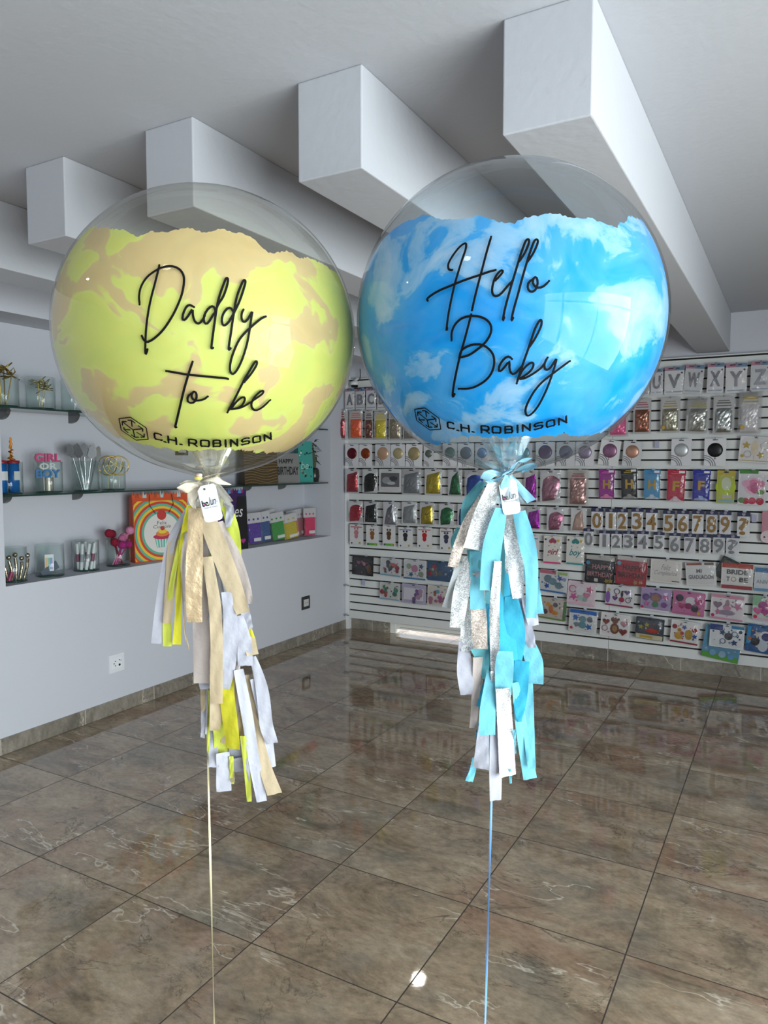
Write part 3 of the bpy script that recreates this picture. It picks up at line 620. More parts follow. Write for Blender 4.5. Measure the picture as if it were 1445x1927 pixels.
tin(1388, 735, 1434, 817, 'd2cdd0', 'white foil pack with gold print and a gold star at right', star=1, metal=.2, printc='a8923c', tl=1)
# --- row 3: round foil balloons
for k, (xl, yt, xr, yb, c, tl, lab) in enumerate([(650, 836, 675, 877, '5e1420', 0, 'dark red'), (676, 836, 700, 877, '8a3c1c', 0, 'copper brown'), (706, 836, 735, 877, 'c9a184', 0, 'peach and cream'), (736, 836, 762, 877, 'b8a982', 0, 'cream gold'), (763.5, 836, 794.5, 878, 'a99870', 2, 'dull gold'),
        (797.5, 836, 816, 878, '66706a', 0, 'grey green'), (833, 834, 860, 877, '4e7c78', 0, 'teal green'), (861.5, 834, 892, 878, '68798a', 0, 'slate grey'), (894, 834, 920, 878, '4d7fae', 0, 'mid blue'), (969, 834, 1001, 877, '6f9fae', 0, 'pale teal'),
        (1008, 832, 1044, 877, '5c4a70', 0, 'dark plum'), (1047, 832, 1082, 877, '4a4a6c', 0, 'navy violet'), (1083, 832, 1118, 877, '8a7f92', 2, 'greyish mauve'), (1128, 828, 1166, 876, '875f7c', 8, 'mauve pink'), (1172, 830, 1207, 877, 'b58a76', 4, 'peach'), (1263, 826, 1301, 876, 'b4b6b8', 0, 'silver'), (1325, 825, 1366, 877, '1b1c1e', 0, 'black')]):
    o, w, h_ = place('round_balloon_pack', xl, yt, xr, yb, tl, 'white card with a round %s foil balloon in the third row' % lab, 'balloon pack', 'round balloon cards in the third row')
    b = MB(); card(b, w, h_); b.box(-w*.12, w*.12, -.0045, -.003, h_*.43, h_*.46, M_BLACK)
    for r in (.32, .42, .52): b.ringf(-w*.5, -h_*.5, w*r, w*.05, -.003, .0006, mat('77777c', .5), 0, PI/2, 8)
    b.build('card', o)
    b = MB(); R_ = min(w*.36, h_*.3); g_ = .5 if k == 15 else 0
    P_ = [[(R_*math.sin(th)*math.cos(2*PI*q/24), -.003-.014*math.cos(th), h_*.08+R_*math.sin(th)*math.sin(2*PI*q/24)) for q in range(24)] for th in [PI/2*i/6 for i in range(7)]]
    b.grid(P_, mat(c, .32, metal=.5), True, True); b.poly([(-.002, h_*.08-R_), (.002, h_*.08-R_), (.004, h_*.08-R_*1.3), (-.004, h_*.08-R_*1.3)], -.003, .002, mat(c, .4)); b.build('balloon', o)
# price ticket hanging alone
P_ = hit(1236, 836, 1, YS-.03); b = MB(); b.box(-.016, .016, -.001, .001, -.03, .025, mat('a9a8c0', .5)); o = b.build('price_ticket'); o.location = P_; tag(o, 'small lilac price ticket alone on an empty hook between round balloon cards', 'price ticket')
P_ = hit(1419, 975, 1, YS-.03); o = o.copy(); COL.objects.link(o); o.location = P_; tag(o, 'small price ticket right of the gold question mark pack', 'price ticket')
P_ = hit(684, 1096, 1, YS-.03); o = o.copy(); COL.objects.link(o); o.location = P_; tag(o, 'small price ticket on an empty hook low at the left end of the slatted wall', 'price ticket')
# --- generic printed pack
def motifs(b, w, h_, L, y=-.0035):
    for i, mo in enumerate(L):
        k = mo[0]; yy = y-.0004*i
        if k == 'T': b.text(mo[1], mo[2]*w, mo[3]*h_, mo[4]*w, mo[5]*h_, yy-.0006, mat(mo[6], .5), mo[7] if len(mo) > 7 else .0, mo[8] if len(mo) > 8 else 0, mo[9] if len(mo) > 9 else 0); continue
        x, z, r, c = mo[1]*w, mo[2]*h_, mo[3]*h_, mat(mo[4], .35, metal=.3)
        if k == 'S': b.star(x, z, r, yy, .001, c, .2*i)
        elif k == 'H': b.heart(x, z, r, yy, .001, c)
        elif k == 'D': b.disc(x, z, r, yy, .001, c, ry=(mo[5]*h_ if len(mo) > 5 else None))
        elif k == 'O': b.ringf(x, z, r, r*.25, yy, .001, c)
        elif k == 'R': b.box(x-mo[5]*w, x+mo[5]*w, yy-.0005, yy, z-r, z+r, mat(mo[4], .5))
        elif k == 'B': # blob figure
            b.disc(x, z, r, yy, .001, c, n=9); b.disc(x, z-r*1.3, r*.75, yy-.0003, .001, c, ry=r*.9)
def pack(name, q, tilt, lab, cat, grp, base, L, slv=True, dy=0, t=.006):
    o, w, h_ = place(name, *q, tilt, lab, cat, grp, dy); b = MB(); card(b, w*.97, h_*.97, mat(base, .45), t=t); motifs(b, w, h_, L, -t-.0004); b.build('printed_card', o)
    if slv: sleeve(o, w, h_, .016, NP[0])
    return o
pack('balloon_set_pack', (1390, 821, 1452, 871), 4, 'large white pack of gold star and champagne glass foil balloons at far right', 'balloon pack', None, 'd3cfcf',
     [('S', -.28, .15, .16, 'a98c34'), ('D', -.02, .08, .12, 'c8b79c', .26), ('D', -.02, -.2, .02, 'c8b79c', .2), ('O', .28, .15, .14, 'a9a49c'), ('S', .18, -.2, .15, 'a98c34'), ('O', -.22, -.18, .12, 'a9a49c'), ('D', -.38, -.26, .06, 'a98c34'), ('R', 0, -.43, .012, 'a8923c', .47), ('R', 0, .44, .015, '2c2c2c', .05)])
# --- rows 4 and 5: folded foil shapes
def foil(q, c, lab, shape=0, tl=0, bag_=1, grp='folded foil balloons in the fourth row', cs=.78, metal=.75):
    o, w, h_ = place('foil_balloon_pack', *q, tl, lab, 'balloon pack', grp); b = MB(); card(b, w*.95, h_*.97, y=.004); b.box(-w*.1, w*.1, -.001, .001, h_*.42, h_*.45, M_BLACK); b.build('card', o)
    outs = [lambda u, v, w_, hh: (u*w_/2*(1-.12*max(0, v)), v*hh/2+(.08*hh*u if v > 0 else 0)),
            lambda u, v, w_, hh: (u*w_/2*(1-.25*max(0, -v))+v*.08*w_, v*hh/2-(.18*hh*u*u if v > 0 else -.03*hh*u)),
            lambda u, v, w_, hh: (u*w_/2*(.75-.25*v), v*hh/2+(.15*hh*u*max(0, v)))]
    b = MB(); crumple(b, w*cs, h_*.76, .012, mat(c, .3, metal=metal, bump=.5, bscale=25), cz=-h_*.06, seed=NP[0], amp=.007, outline=outs[shape % 3]); b.build('folded_foil', o)
    sleeve(o, w, h_, .022, NP[0])
R4 = 'folded foil balloons in the fourth row'; R5 = 'folded foil balloons in the fifth row'
foil((649, 882, 676, 928.5), 'a0202c', 'folded red foil balloon pack, fourth row by the corner', 0)
foil((681, 882, 711, 928), '070809', 'folded black foil balloon pack, fourth row', 1)
pack('foil_balloon_pack', (713, 882, 756, 926), 0, 'white pack showing crinkled silver foil, wider, in the fourth row', 'balloon pack', R4, 'c8c6c6', [('R', 0, .02, .3, '55555a', .4), ('D', -.15, .0, .22, 'a0a0a4', .15), ('D', .15, .08, .2, '303034', .1), ('D', .05, -.12, .2, 'c4c4c8', .07), ('R', 0, .42, .015, '222222', .07)])
foil((755, 882, 793, 931), '85888c', 'folded silver grey foil balloon pack, fourth row', 0)
foil((798, 882, 832, 932), 'b09a18', 'folded yellow foil balloon pack, fourth row', 0)
foil((842, 883, 870, 934), '0c5a30', 'folded green foil balloon pack, fourth row', 2)
foil((873, 884, 911, 935), '16409c', 'folded royal blue foil balloon pack, fourth row', 1)
foil((985, 884, 1012, 949), '7c1080', 'folded magenta foil balloon pack beside the blue bow', 0)
foil((1015, 884, 1055, 946), '9c6a7c', 'folded dusty pink foil balloon pack, fourth row', 1)
tin(1067, 883, 1108, 953, 'b08a86', 'crinkled rose gold foil pack under a speckled header card', frac=.7, metal=.7, header='c9c2bd', printc='8c2c30', grp='packs in the fourth row')
foil((654, 942, 683, 983), 'b01c34', 'folded red foil balloon pack, fifth row by the corner', 1, grp=R5)
foil((684, 943, 711, 985), '0b0c0d', 'folded black foil balloon pack, fifth row', 0, grp=R5)
foil((720, 944, 748, 990), '8c8e92', 'crinkled silver foil balloon pack with a pink header, fifth row', 2, grp=R5, metal=1)
foil((755, 944, 785, 987), '84888c', 'folded matte grey foil balloon pack, fifth row', 0, grp=R5, metal=.3)
foil((789, 945, 817, 989), 'a89418', 'folded yellow foil balloon pack, fifth row', 0, grp=R5)
foil((825, 947, 854, 990), '0e6a38', 'folded green foil balloon pack, fifth row', 1, grp=R5)
foil((860, 948, 890, 991), '163c90', 'folded blue foil balloon pack, fifth row, half behind the tassel', 0, grp=R5)
foil((990, 954, 1018, 997), '8a1090', 'folded magenta foil balloon pack, fifth row right of the tassel', 0, grp=R5)
foil((1028, 955, 1061, 1000), 'a0607a', 'folded rose pink foil balloon pack, fifth row', 1, grp=R5)
foil((1073, 956, 1104, 1001), 'b49488', 'folded pale peach foil balloon pack, fifth row', 2, grp=R5, metal=.4)
# --- letter banners
for (q, c, c2, L_, lab, tl, tail) in [((1126, 883.5, 1157, 939), '8a1a80', 'c0609c', 'H', 'purple pennant banner pack with a gold letter H', 0, 'd070a0'), ((1168, 882, 1200, 939.5), '0c0c0e', '9c8430', 'H', 'black pennant banner pack with a gold letter H', -2, '8a8a88'),
        ((1211, 884, 1243, 940), '3f84b0', '2c6c98', 'H', 'light blue pennant banner pack with a gold letter H', 0, 'a8b8c4'), ((1254.5, 884, 1290, 945), 'a81438', 'd05a50', 'F', 'red pennant banner pack with a gold letter F', 2, 'c8b0b8'), ((1302.5, 884.5, 1337, 943), '10188c', '1c4ca0', 'F', 'royal blue pennant banner pack with a gold letter F', 1, '8a9cc4')]:
    o, w, h_ = place('banner_pack', *q, tl, lab, 'banner pack', 'pennant banner packs'); b = MB(); m = mat(c, .45)
    b.poly([(-w*.46, h_*.32), (w*.46, h_*.32), (w*.46, -h_*.46), (0, -h_*.34), (-w*.46, -h_*.46)], -.002, .004, m); card(b, w*.96, h_*.17, m, cz=h_*.41, r=.003, t=.007)
    b.box(-w*.3, w*.2, -.0085, -.007, h_*.37, h_*.40, mat(c2, .5)); b.box(-w*.2, w*.3, -.0085, -.007, h_*.43, h_*.45, mat(c2, .5))
    b.box(w*.12, w*.42, -.0105, -.0085, h_*.40, h_*.47, M_CARD)
    b.poly([(-w*.4, -h_*.48), (w*.4, -h_*.48), (0, -h_*.32)], -.0005, .001, mat(tail, .5)); b.disc(0, -h_*.4, w*.14, -.006, .002, mat(tail, .4)); b.build('pennant', o)
    b = MB(); b.text(L_, 0, h_*.0, w*(.44 if L_ == 'H' else .36), h_*.3, -.0085, mat('b08c2c', .35, metal=.5), .04); b.build('letter', o)
    b = MB(); crumple(b, w, h_, .013, M_SLEEVE, seed=NP[0], amp=.001, nx=5, nz=7); b.build('plastic_sleeve', o)
pack('banner_pack', (1348, 885, 1383, 948), 1, 'shiny yellow green pack with a silver tape sticker', 'banner pack', 'packs in the fourth row', 'a8a83c', [('R', 0, .42, .07, 'b09c2c', .46), ('R', 0, .44, .02, '111111', .12), ('D', 0, 0, .28, 'a4b428', .25), ('D', .02, .1, .13, 'b4b89c', .2), ('R', .1, -.28, .05, 'b0aca8', .25), ('R', 0, -.42, .04, '7aa0a8', .42)])
pack('banner_pack', (1388, 885, 1442, 951), 1, 'white pack with pink flower cutouts and a green header at far right', 'decoration pack', 'packs in the fourth row', 'ccc8cc', [('R', -.12, .45, .05, '3c7a2c', .34), ('R', .34, .42, .05, 'd8d4d4', .14), ('D', .05, .05, .24, 'd0a0b4'), ('D', .05, .06, .18, 'c06c8c'), ('D', .1, 0, .11, 'a84c74', .16), ('D', -.22, .12, .1, 'c890a8'), ('D', .3, .12, .1, 'c07890'), ('D', .3, -.12, .1, '5c8048', .07), ('D', -.2, -.38, .09, 'a02c3c'), ('D', .02, -.37, .1, 'b03048'), ('D', .3, -.38, .1, '9c2838'), ('D', -.35, -.36, .08, '58784a')])
# --- numbers
for sil, rows in ((0, [('0', 1112.5, 956, 1134.5, 996.5), ('1', 1139, 957, 1160, 997), ('2', 1161, 957, 1181, 998), ('3', 1188, 956, 1210, 999), ('4', 1215, 958, 1237, 1000), ('5', 1247.5, 960, 1269, 1003), ('6', 1274, 960, 1296, 1003.5), ('7', 1302, 960, 1324, 1004.5), ('8', 1328, 961, 1350, 1005.5), ('9', 1353.5, 962, 1375.5, 1005.5), ('?', 1387, 964, 1411, 1010)]),
                  (1, [('0', 1098, 994, 1117, 1029), ('1', 1127.5, 998, 1147.5, 1031.5), ('2', 1150, 999, 1170, 1033), ('3', 1172, 999, 1193, 1033.5), ('4', 1199, 999, 1220, 1035), ('5', 1229.5, 1001, 1250, 1035.5), ('6', 1259, 1002, 1280, 1041), ('7', 1287, 1004, 1309, 1042), ('8', 1315, 1005, 1337.5, 1043), ('9', 1341, 1005, 1364, 1043), ('?', 1366, 1006, 1391, 1045)])):
    m = (mat('8a6420', .5, bump=.3, bscale=200), mat('77787c', .5, bump=.3, bscale=200))[sil]; nm = ('gold', 'silver')[sil]
    for ch, *q in rows:
        o, w, h_ = place('number_pack', *q, 0, 'small pack with a glittery %s %s' % (nm, ('number '+ch) if ch != '?' else 'question mark'), 'number pack', 'glitter number packs, %s row' % nm, dy=.02*(1-sil))
        b = MB(); card(b, w*.97, h_*.82, cz=-h_*.08); card(b, w*1.04, h_*.16, mat('1a2048', .5), cz=h_*.41, r=.004, t=.004); b.disc(0, h_*.42, w*.14, -.004, .001, mat('8a8490', .5)); b.build('card', o)
        b = MB()
        for y in (-.0045, -.008): b.text(ch, 0, -h_*.08, w*.78 if ch not in '1' else w*.32, h_*.7, y, m, .02)
        b.build('number', o); b = MB(); crumple(b, w, h_*.84, .012, M_SLEEVE, cz=-h_*.08, seed=NP[0], amp=.004, nx=5, nz=7); b.build('plastic_sleeve', o)
pack('pink_pack', (1433, 962, 1462, 1021), 0, 'pink pack cut off by the right edge beside the empty slats', 'pack', None, 'c08090', [('D', -.1, -.32, .2, 'd0bcc0'), ('D', -.3, -.33, .03, '222222')])
# --- row 6 small figure balloons (plain stand-ins)
R6 = 'small figure balloon cards in the sixth row'
for q, fig, lab, ex in [((658, 986, 684, 1026), 'c08088', 'a small pink figure', 'a03040'), ((689, 988, 713, 1028), '8a5a30', 'a brown figure and a green strip', '4c9c30'), ((720, 988, 744.5, 1029), '5a4028', 'a dark brown seated figure and a green strip', '4c9c30'), ((749.5, 991.5, 777, 1031), '2a2a30', 'a black and blue figure under blue lettering', '3450a0'), ((785, 991.5, 813.5, 1031.5), 'b02028', 'a red figure under red lettering', 'b04040'),
        ((828, 994, 852, 1036), '383a50', 'a small dark figure, beside the tassel', 'a04050'), ((854, 995, 874, 1037), '7a6a50', 'a tan figure, mostly behind the tassel', 'a04050'), ((989, 1008, 1015, 1047), 'a83c4c', 'a red shape and a blue header, right of the tassel', '2c6a9c')]:
    pack('figure_balloon_pack', q, 0, 'small white card with %s' % lab, 'balloon pack', R6, 'cdcbcb', [('B', 0, .1, .13, fig), ('D', -.1, .28, .05, fig), ('D', .1, .28, .05, fig), ('R', 0, -.4 if ex == '4c9c30' else .36, .05 if ex == '4c9c30' else .02, ex, .4), ('D', .25, -.38, .05, 'b0a03c'), ('D', -.32, -.4, .04, '44464c'), ('R', 0, .44, .012, '222222', .08)], slv=False)
for q, c, st, hc in [((1022.5, 1008, 1057.5, 1061), '9c3048', 'girl', 'c83c70'), ((1065.5, 1009, 1100, 1063), '1c7c7c', 'boy', '2c8c8c')]:
    pack('word_balloon_pack', q, 1, 'white card with the word %s in %s script and a small cloud' % (st, 'dark pink' if st == 'girl' else 'teal'), 'balloon pack', 'girl and boy word cards', 'd2cec8', [('T', st, 0, -.1, .66, .3, c, .02, .4), ('D', -.1, .3, .07, c), ('D', .0, .34, .08, c), ('D', .1, .3, .07, c), ('D', .3, .33, .05, 'c8a82c', .05), ('S', -.2, .14, .03, hc), ('S', .12, .12, .03, 'c8a82c'), ('R', 0, -.46, .03, hc, .46), ('R', -.38, .36, .03, '333333', .05)])
# --- rows 7-9 left
def rnd(seed, cols, n=9):
    rr = random.Random(seed); L = []
    for i in range(n):
        L.append((rr.choice('SDDHB'), rr.uniform(-.36, .36), rr.uniform(-.28, .26), rr.uniform(.07, .14), rr.choice(cols)))
    return L
R7 = 'wide balloon set packs'
def wide(q, tl, lab, base, L, strip=None, slv=True, grp=R7, dy=0):
    rx = random.Random(len(lab)*7+int(q[0])); cs = [m_[4] for m_ in L if m_[0] != 'T']
    L = [(rx.choice('DSHDD'), rx.uniform(-.4, .4), rx.uniform(-.34, .34), rx.uniform(.02, .045), rx.choice(cs+['8c8c94'])) for _ in range(12)]+L
    L += [] and [('D', m_[1]-m_[3]*.25, m_[2]+m_[3]*.35, m_[3]*.3, 'dcdce0') for m_ in L[12:] if m_[0] in 'DHS' and m_[3] > .09]
    ex = [('R', 0, -.45, .035, strip, .47)] if strip else []
    return pack('balloon_set_pack', q, tl, lab, 'balloon pack', grp, base, L+ex+[('R', 0, .44, .014, '222222', .05)], slv, dy)
wide((662.5, 1046, 703, 1083), 2, 'black pack with pink star and brown balloons at the left corner', '1c171a', rnd(1, ['8a5a6c', '5c4430', 'a06a80', '30303c'], 10))
wide((715.5, 1050, 756, 1084), 2, 'white pack of red and dark figure balloons, seventh row', 'bcbcbe', rnd(2, ['7a2c38', '4c4a50', 'b05a5a', '4c7a74'], 9), '6a90a4')
wide((759.5, 1053, 803, 1090.5), 1, 'white pack of pink and navy star balloons with a blue base strip', 'c0c0c2', [('D', -.25, .15, .14, '8a947c'), ('D', 0, .05, .18, 'b0708c'), ('S', .28, .18, .15, '1c3c68'), ('S', -.15, -.25, .15, '2c5878'), ('D', .28, -.2, .14, '7c8474')], '34648c')
wide((804, 1056.5, 852, 1094), 1, 'dark blue pack crowded with grey figure balloons beside the tassel', '2c4a6c', rnd(4, ['55585c', '8a8c90', '8c2c34', '3c4c6c', 'a08a50'], 12))
wide((714.5, 1096, 753, 1129), 1, 'white pack of red and green balloons in the lowest left row', 'bcbcba', rnd(5, ['9c2a2c', '2c6a54', '8a3038', '3a7a60'], 9), '7c94a8')
wide((756, 1099, 802, 1136.5), 1, 'lilac pack of purple balloons in the lowest left row', 'a49cb4', [('R', 0, 0, .3, 'c4c0c8', .4)]+rnd(6, ['6a4a80', '8c6090', '5c4470', 'a08098'], 8))
wide((804, 1102, 847, 1141), 2, 'cream pack of pink and yellow balloons beside the tassel, lowest left row', 'beb6ae', rnd(7, ['a04c80', '5a90a8', 'b8a860', 'a06080', '8c5040'], 10))
# --- right rows 7-9
def phrase(q, tl, lab, base, L, dy=0): return pack('phrase_balloon_pack', q, tl, lab, 'balloon pack', 'phrase balloon packs', base, L, True, dy)
phrase((1100.5, 1046, 1157, 1098), 3, 'black pack with HAPPY BIRTHDAY in pink outlined letters', '17131a', [('R', 0, .42, .07, 'a8a4a0', .47), ('T', 'HAPPY', .05, .1, .6, .17, '9c6c70', .02), ('T', 'BIRTHDAY', .02, -.17, .85, .17, '9c6c70', .02), ('D', -.4, .22, .07, '4c88a8'), ('S', .25, -.38, .1, '8a7434'), ('S', .38, -.36, .1, '8a7434'), ('R', -.1, -.38, .06, 'b0acac', .06)])
phrase((1158.5, 1047, 1218, 1102), 3, 'red pack with HAPPY BIRTHDAY in dark letters', '8a2432', [('R', 0, .42, .07, 'b0acaa', .47), ('T', 'HAPPY', .02, .1, .6, .18, '3c1c22', .03), ('T', 'BIRTHDAY', .0, -.15, .85, .18, '3c1c22', .03), ('D', -.4, .24, .07, '5c9cb0'), ('S', .15, -.38, .1, 'a07a50'), ('S', .3, -.36, .08, 'a07a50')], dy=.012)
phrase((1223, 1053, 1283, 1097), 2, 'white pack with Feliz Cumpleaños in silver script', 'c8c2be', [('T', 'Feliz', 0, .17, .3, .24, '8c8a8c', 0, .4), ('T', 'Cumpleaños', 0, -.1, .72, .24, '8c8a8c', 0, .4), ('R', .32, -.4, .02, '55555a', .12)])
phrase((1289.5, 1057.5, 1348, 1102), -5, 'white pack with MI GRADUACION in dark letters', 'c6c4c4', [('R', -.2, .42, .05, '8c5044', .25), ('R', .28, .42, .05, '6c6058', .15), ('T', 'MI', -.05, .13, .18, .16, '66666c', .03), ('T', 'GRADUACION', .0, -.13, .8, .18, '66666c', .03)])
b = None
pack('phrase_balloon_pack', (1349, 1049, 1385, 1092), 25, 'black pack tilted behind the bride pack', 'balloon pack', 'phrase balloon packs', '1a2622', [('R', 0, .1, .25, '3a3c38', .3)], dy=-.015)
phrase((1356, 1060, 1418, 1109), 1, 'white and red pack with BRIDE TO BE in dark letters', 'c9c6c4', [('R', 0, .4, .09, '9c3a30', .47), ('R', 0, -.42, .07, '8c3038', .47), ('T', 'BRIDE', .0, .16, .64, .18, '3c403e', .04), ('T', 'T', -.27, -.12, .1, .18, '3c403e', .04), ('O', -.1, -.12, .08, '8a7838'), ('T', 'BE', .2, -.12, .26, .18, '3c403e', .04)])
phrase((1418.5, 1069, 1462, 1114), 1, 'white pack with a blue border and the letters ANIV, cut by the right edge', 'c2c6cc', [('R', 0, .4, .09, '3c6c98', .47), ('R', 0, -.42, .06, '5c88a8', .47), ('T', 'ANIV', -.14, -.08, .5, .16, '7c7e84', .01)], dy=.012)
wide((1014, 1073, 1069, 1115), 4, 'white pack of blue star and elephant-grey balloons with a pink corner', 'c0c2c4', [('R', -.2, .4, .08, 'a85a6c', .27), ('R', .3, .4, .06, '8aa060', .16), ('D', -.18, .1, .17, '55707c'), ('D', .0, .0, .16, '5c7c88'), ('S', .22, .17, .14, '1c4c98'), ('S', -.2, -.22, .14, '1c4c98'), ('D', .2, -.15, .15, '5c7684'), ('D', .38, .15, .08, '7c8cac')], '2c5c94')
wide((1067, 1094, 1121, 1139), 4, 'pale pink pack of heart and star balloons around a white blob', 'ccb8c0', [('O', -.3, .15, .14, 'b05c80'), ('D', -.05, .12, .18, 'd0ccd0', .2), ('S', .28, .2, .16, 'b84c78'), ('S', -.25, -.16, .17, 'b84888'), ('H', .2, -.05, .14, 'c06c90'), ('D', .0, -.18, .12, 'a8b8b0'), ('D', .15, -.22, .1, '8ca89c')], 'c89cb0')
wide((1139, 1101, 1194, 1141.5), 3, 'white pack with purple hearts and a red skirted figure', 'cac6ca', [('D', -.38, .25, .06, 'b8a060'), ('D', -.4, -.1, .1, '8058a0', .28), ('O', -.1, .2, .12, '55505c'), ('H', .25, .2, .12, '5c3c78'), ('H', -.15, -.12, .12, '5c3c78'), ('D', .08, .1, .05, '2c2c30', .16), ('D', .08, -.16, .12, '9c2c4c'), ('O', .3, -.15, .11, '5c585c')], '7c2444')
wide((1205, 1107, 1263, 1150), 3, 'lilac pack with a round brown face between purple balloons', '9a86ac', [('D', -.32, .08, .15, '5c4878'), ('D', .0, .12, .24, '6c5080', .2), ('D', .0, .08, .17, '8a6450'), ('D', 0, -.2, .13, '4c7c5c'), ('S', .32, .15, .15, 'b8648c'), ('D', .28, -.18, .12, '6c4480'), ('S', -.28, -.2, .13, 'b0648c'), ('D', -.42, -.36, .06, 'b03050')], 'c8c0c8')
wide((1265, 1113, 1327, 1158), 3, 'bright pink pack with a plain white round figure and dark balloons', 'b0628c', [('D', -.28, .2, .15, '3a3040'), ('D', .05, .12, .2, 'c4c0c4', .17), ('D', .0, -.1, .13, '80285c'), ('H', .28, .12, .15, 'a03470'), ('D', .2, -.18, .14, '2c2834'), ('H', -.2, -.12, .14, '982c5c'), ('D', .32, -.36, .07, 'a89438')], 'a05880')
wide((1336, 1119, 1401, 1167), 3, 'white and pink pack with a cake and heart balloons', 'ccc4c8', [('R', 0, .42, .06, 'b87c90', .46), ('H', -.28, .08, .16, '7c6878'), ('D', 0, .15, .07, '8a7078', .16), ('D', 0, -.02, .14, 'b0708c', .09), ('S', .3, .08, .17, 'b0688a'), ('D', 0, -.2, .3, '85788c', .1), ('S', -.25, -.2, .13, 'a86088'), ('D', -.4, -.35, .06, 'a83058')], 'b87c98')
wide((1415.5, 1121, 1460, 1168), 2, 'green and pink pack with magenta heart balloons, cut by the right edge', 'b8c4bc', [('R', -.3, .3, .2, '78a080', .2), ('D', -.05, .1, .17, '8c3070'), ('H', -.25, -.12, .17, 'b85888'), ('H', .05, -.15, .15, 'a03478'), ('D', -.35, -.36, .07, 'b02c48')], 'c898b0')
wide((1014, 1126, 1066, 1166), 4, 'white and dark pack with orange giraffe-coloured balloons beside the tassel', 'b0a49c', [('D', -.15, .2, .1, 'c08a20'), ('D', -.05, .0, .1, 'b85c18', .2), ('D', .1, .22, .11, '484448'), ('D', .1, -.15, .15, 'c07c18', .1), ('D', -.25, -.15, .12, '44383c'), ('R', .45, 0, .45, '4c6a44', .05)], '5c7838')
wide((1070, 1147, 1124, 1191), 3, 'white pack with blue stars and a blue header strip', 'c6c6c6', [('R', 0, .4, .08, '2458a0', .46), ('S', -.25, .12, .15, '2c68b0'), ('D', 0, .1, .14, '5c8490'), ('D', .25, .12, .12, '5c6470'), ('D', 0, -.15, .15, '5c8c98'), ('S', .22, -.2, .15, '2060ac'), ('D', -.2, -.15, .1, '6c7c88'), ('D', -.38, -.32, .06, 'b04438')])
wide((1129, 1154, 1186, 1200), 4, 'white pack with a brown teddy bear and heart balloons', 'd0cccc', [('H', -.3, .12, .14, '7a3428'), ('D', -.1, .27, .05, '5c3420'), ('D', .1, .27, .05, '5c3420'), ('D', .0, .2, .12, '6c4028'), ('D', .0, -.12, .17, '6c4028', .22), ('D', .0, -.12, .1, '9c7454', .13), ('H', .3, .12, .14, 'b07c88'), ('H', .28, -.2, .16, '74302a'), ('O', -.32, -.15, .11, 'a07480')])
wide((1195, 1162, 1250, 1204), 3, 'dark pack with a red race car and yellow stars', '2c3440', [('S', -.1, .17, .13, 'a08c2c'), ('S', -.3, .05, .13, '8c8a30'), ('D', .08, -.08, .3, '9c2820', .09), ('D', .1, -.03, .15, 'b03428', .07), ('R', 0, -.36, .1, 'b0a88c', .46), ('R', -.1, -.37, .05, 'a8882c', .22), ('D', .35, .25, .06, '9ca0a4')])
wide((1261, 1168, 1316, 1211), 4, 'white pack with plump yellow figures and blue stars', 'cecaca', [('D', -.35, .2, .1, '8c3034'), ('D', -.2, -.18, .16, 'b89020'), ('D', -.18, .08, .08, 'b07028'), ('S', -.02, .22, .12, '2c4c90'), ('D', .15, -.08, .15, 'a8842c', .22), ('D', .33, .15, .1, '9c3038'), ('S', .35, -.12, .12, '2c5090'), ('D', -.08, -.05, .08, 'a83440')], '7c1c24')
wide((1322, 1180, 1395, 1243), 8, 'blue and green pack tilted at the bottom, behind the white and blue pack', '4c84a0', [('R', 0, -.4, .08, '4c8a34', .47), ('D', -.2, -.3, .09, '6c9cc0'), ('D', .05, -.3, .1, '8aa8c0'), ('D', .28, -.32, .08, '5c8cb8')], dy=-.012, grp='tilted packs at the lower right')
wide((1334, 1175, 1401, 1220), 2, 'white and navy pack with dark balloons and blue stars, in front of a green one', 'c6c8cc', [('R', -.3, .35, .12, '24386c', .18), ('R', .3, .42, .06, '2c7098', .18), ('S', -.12, .15, .13, '2c4470'), ('D', .05, .02, .15, '22242c'), ('O', .22, .14, .1, '34506c'), ('O', -.1, -.2, .1, '34587c'), ('S', .22, -.22, .14, '24406c'), ('D', .38, .25, .07, '3c505c')], dy=.012, grp='tilted packs at the lower right')
wide((1403, 1176, 1464, 1230), 5, 'deep blue pack with a plain white astronaut at the lower right edge', '144a80', [('D', .1, .1, .2, 'c0c4cc'), ('D', .12, .1, .14, '141c60'), ('D', .05, -.22, .16, 'b4bac4', .2), ('D', -.2, -.1, .14, '101218'), ('S', -.15, .15, .14, 'b8b0a8'), ('D', -.38, -.02, .06, 'a85c30'), ('R', -.42, .1, .3, '2c7ca8', .06)], dy=.0)
# security camera above the letter packs
C_ = hit(667, 722, 1, YS-.05); o = empty('security_camera', C_); tag(o, 'small white security camera with a black dome above the letter A pack', 'security camera')
b = MB(); b.ball((0, 0, .0), .038, M_WHITE, 10, (1, 1, .8)); b.tube([(0, 0, .02), (0, .05, .05)], .012, M_WHITE); b.build('body', o)
b = MB(); b.lathe([(0, -.036), (.03, -.034), (.034, -.012), (.034, .004), (0, .006)], M_BLACK, n=20); b.build('lens', o)
b = MB(); b.tube([(.03, .045, .03), (.035, .046, .08), (.033, .046, .14)], .004, M_BLACK, n=6); b.build('cable', o)

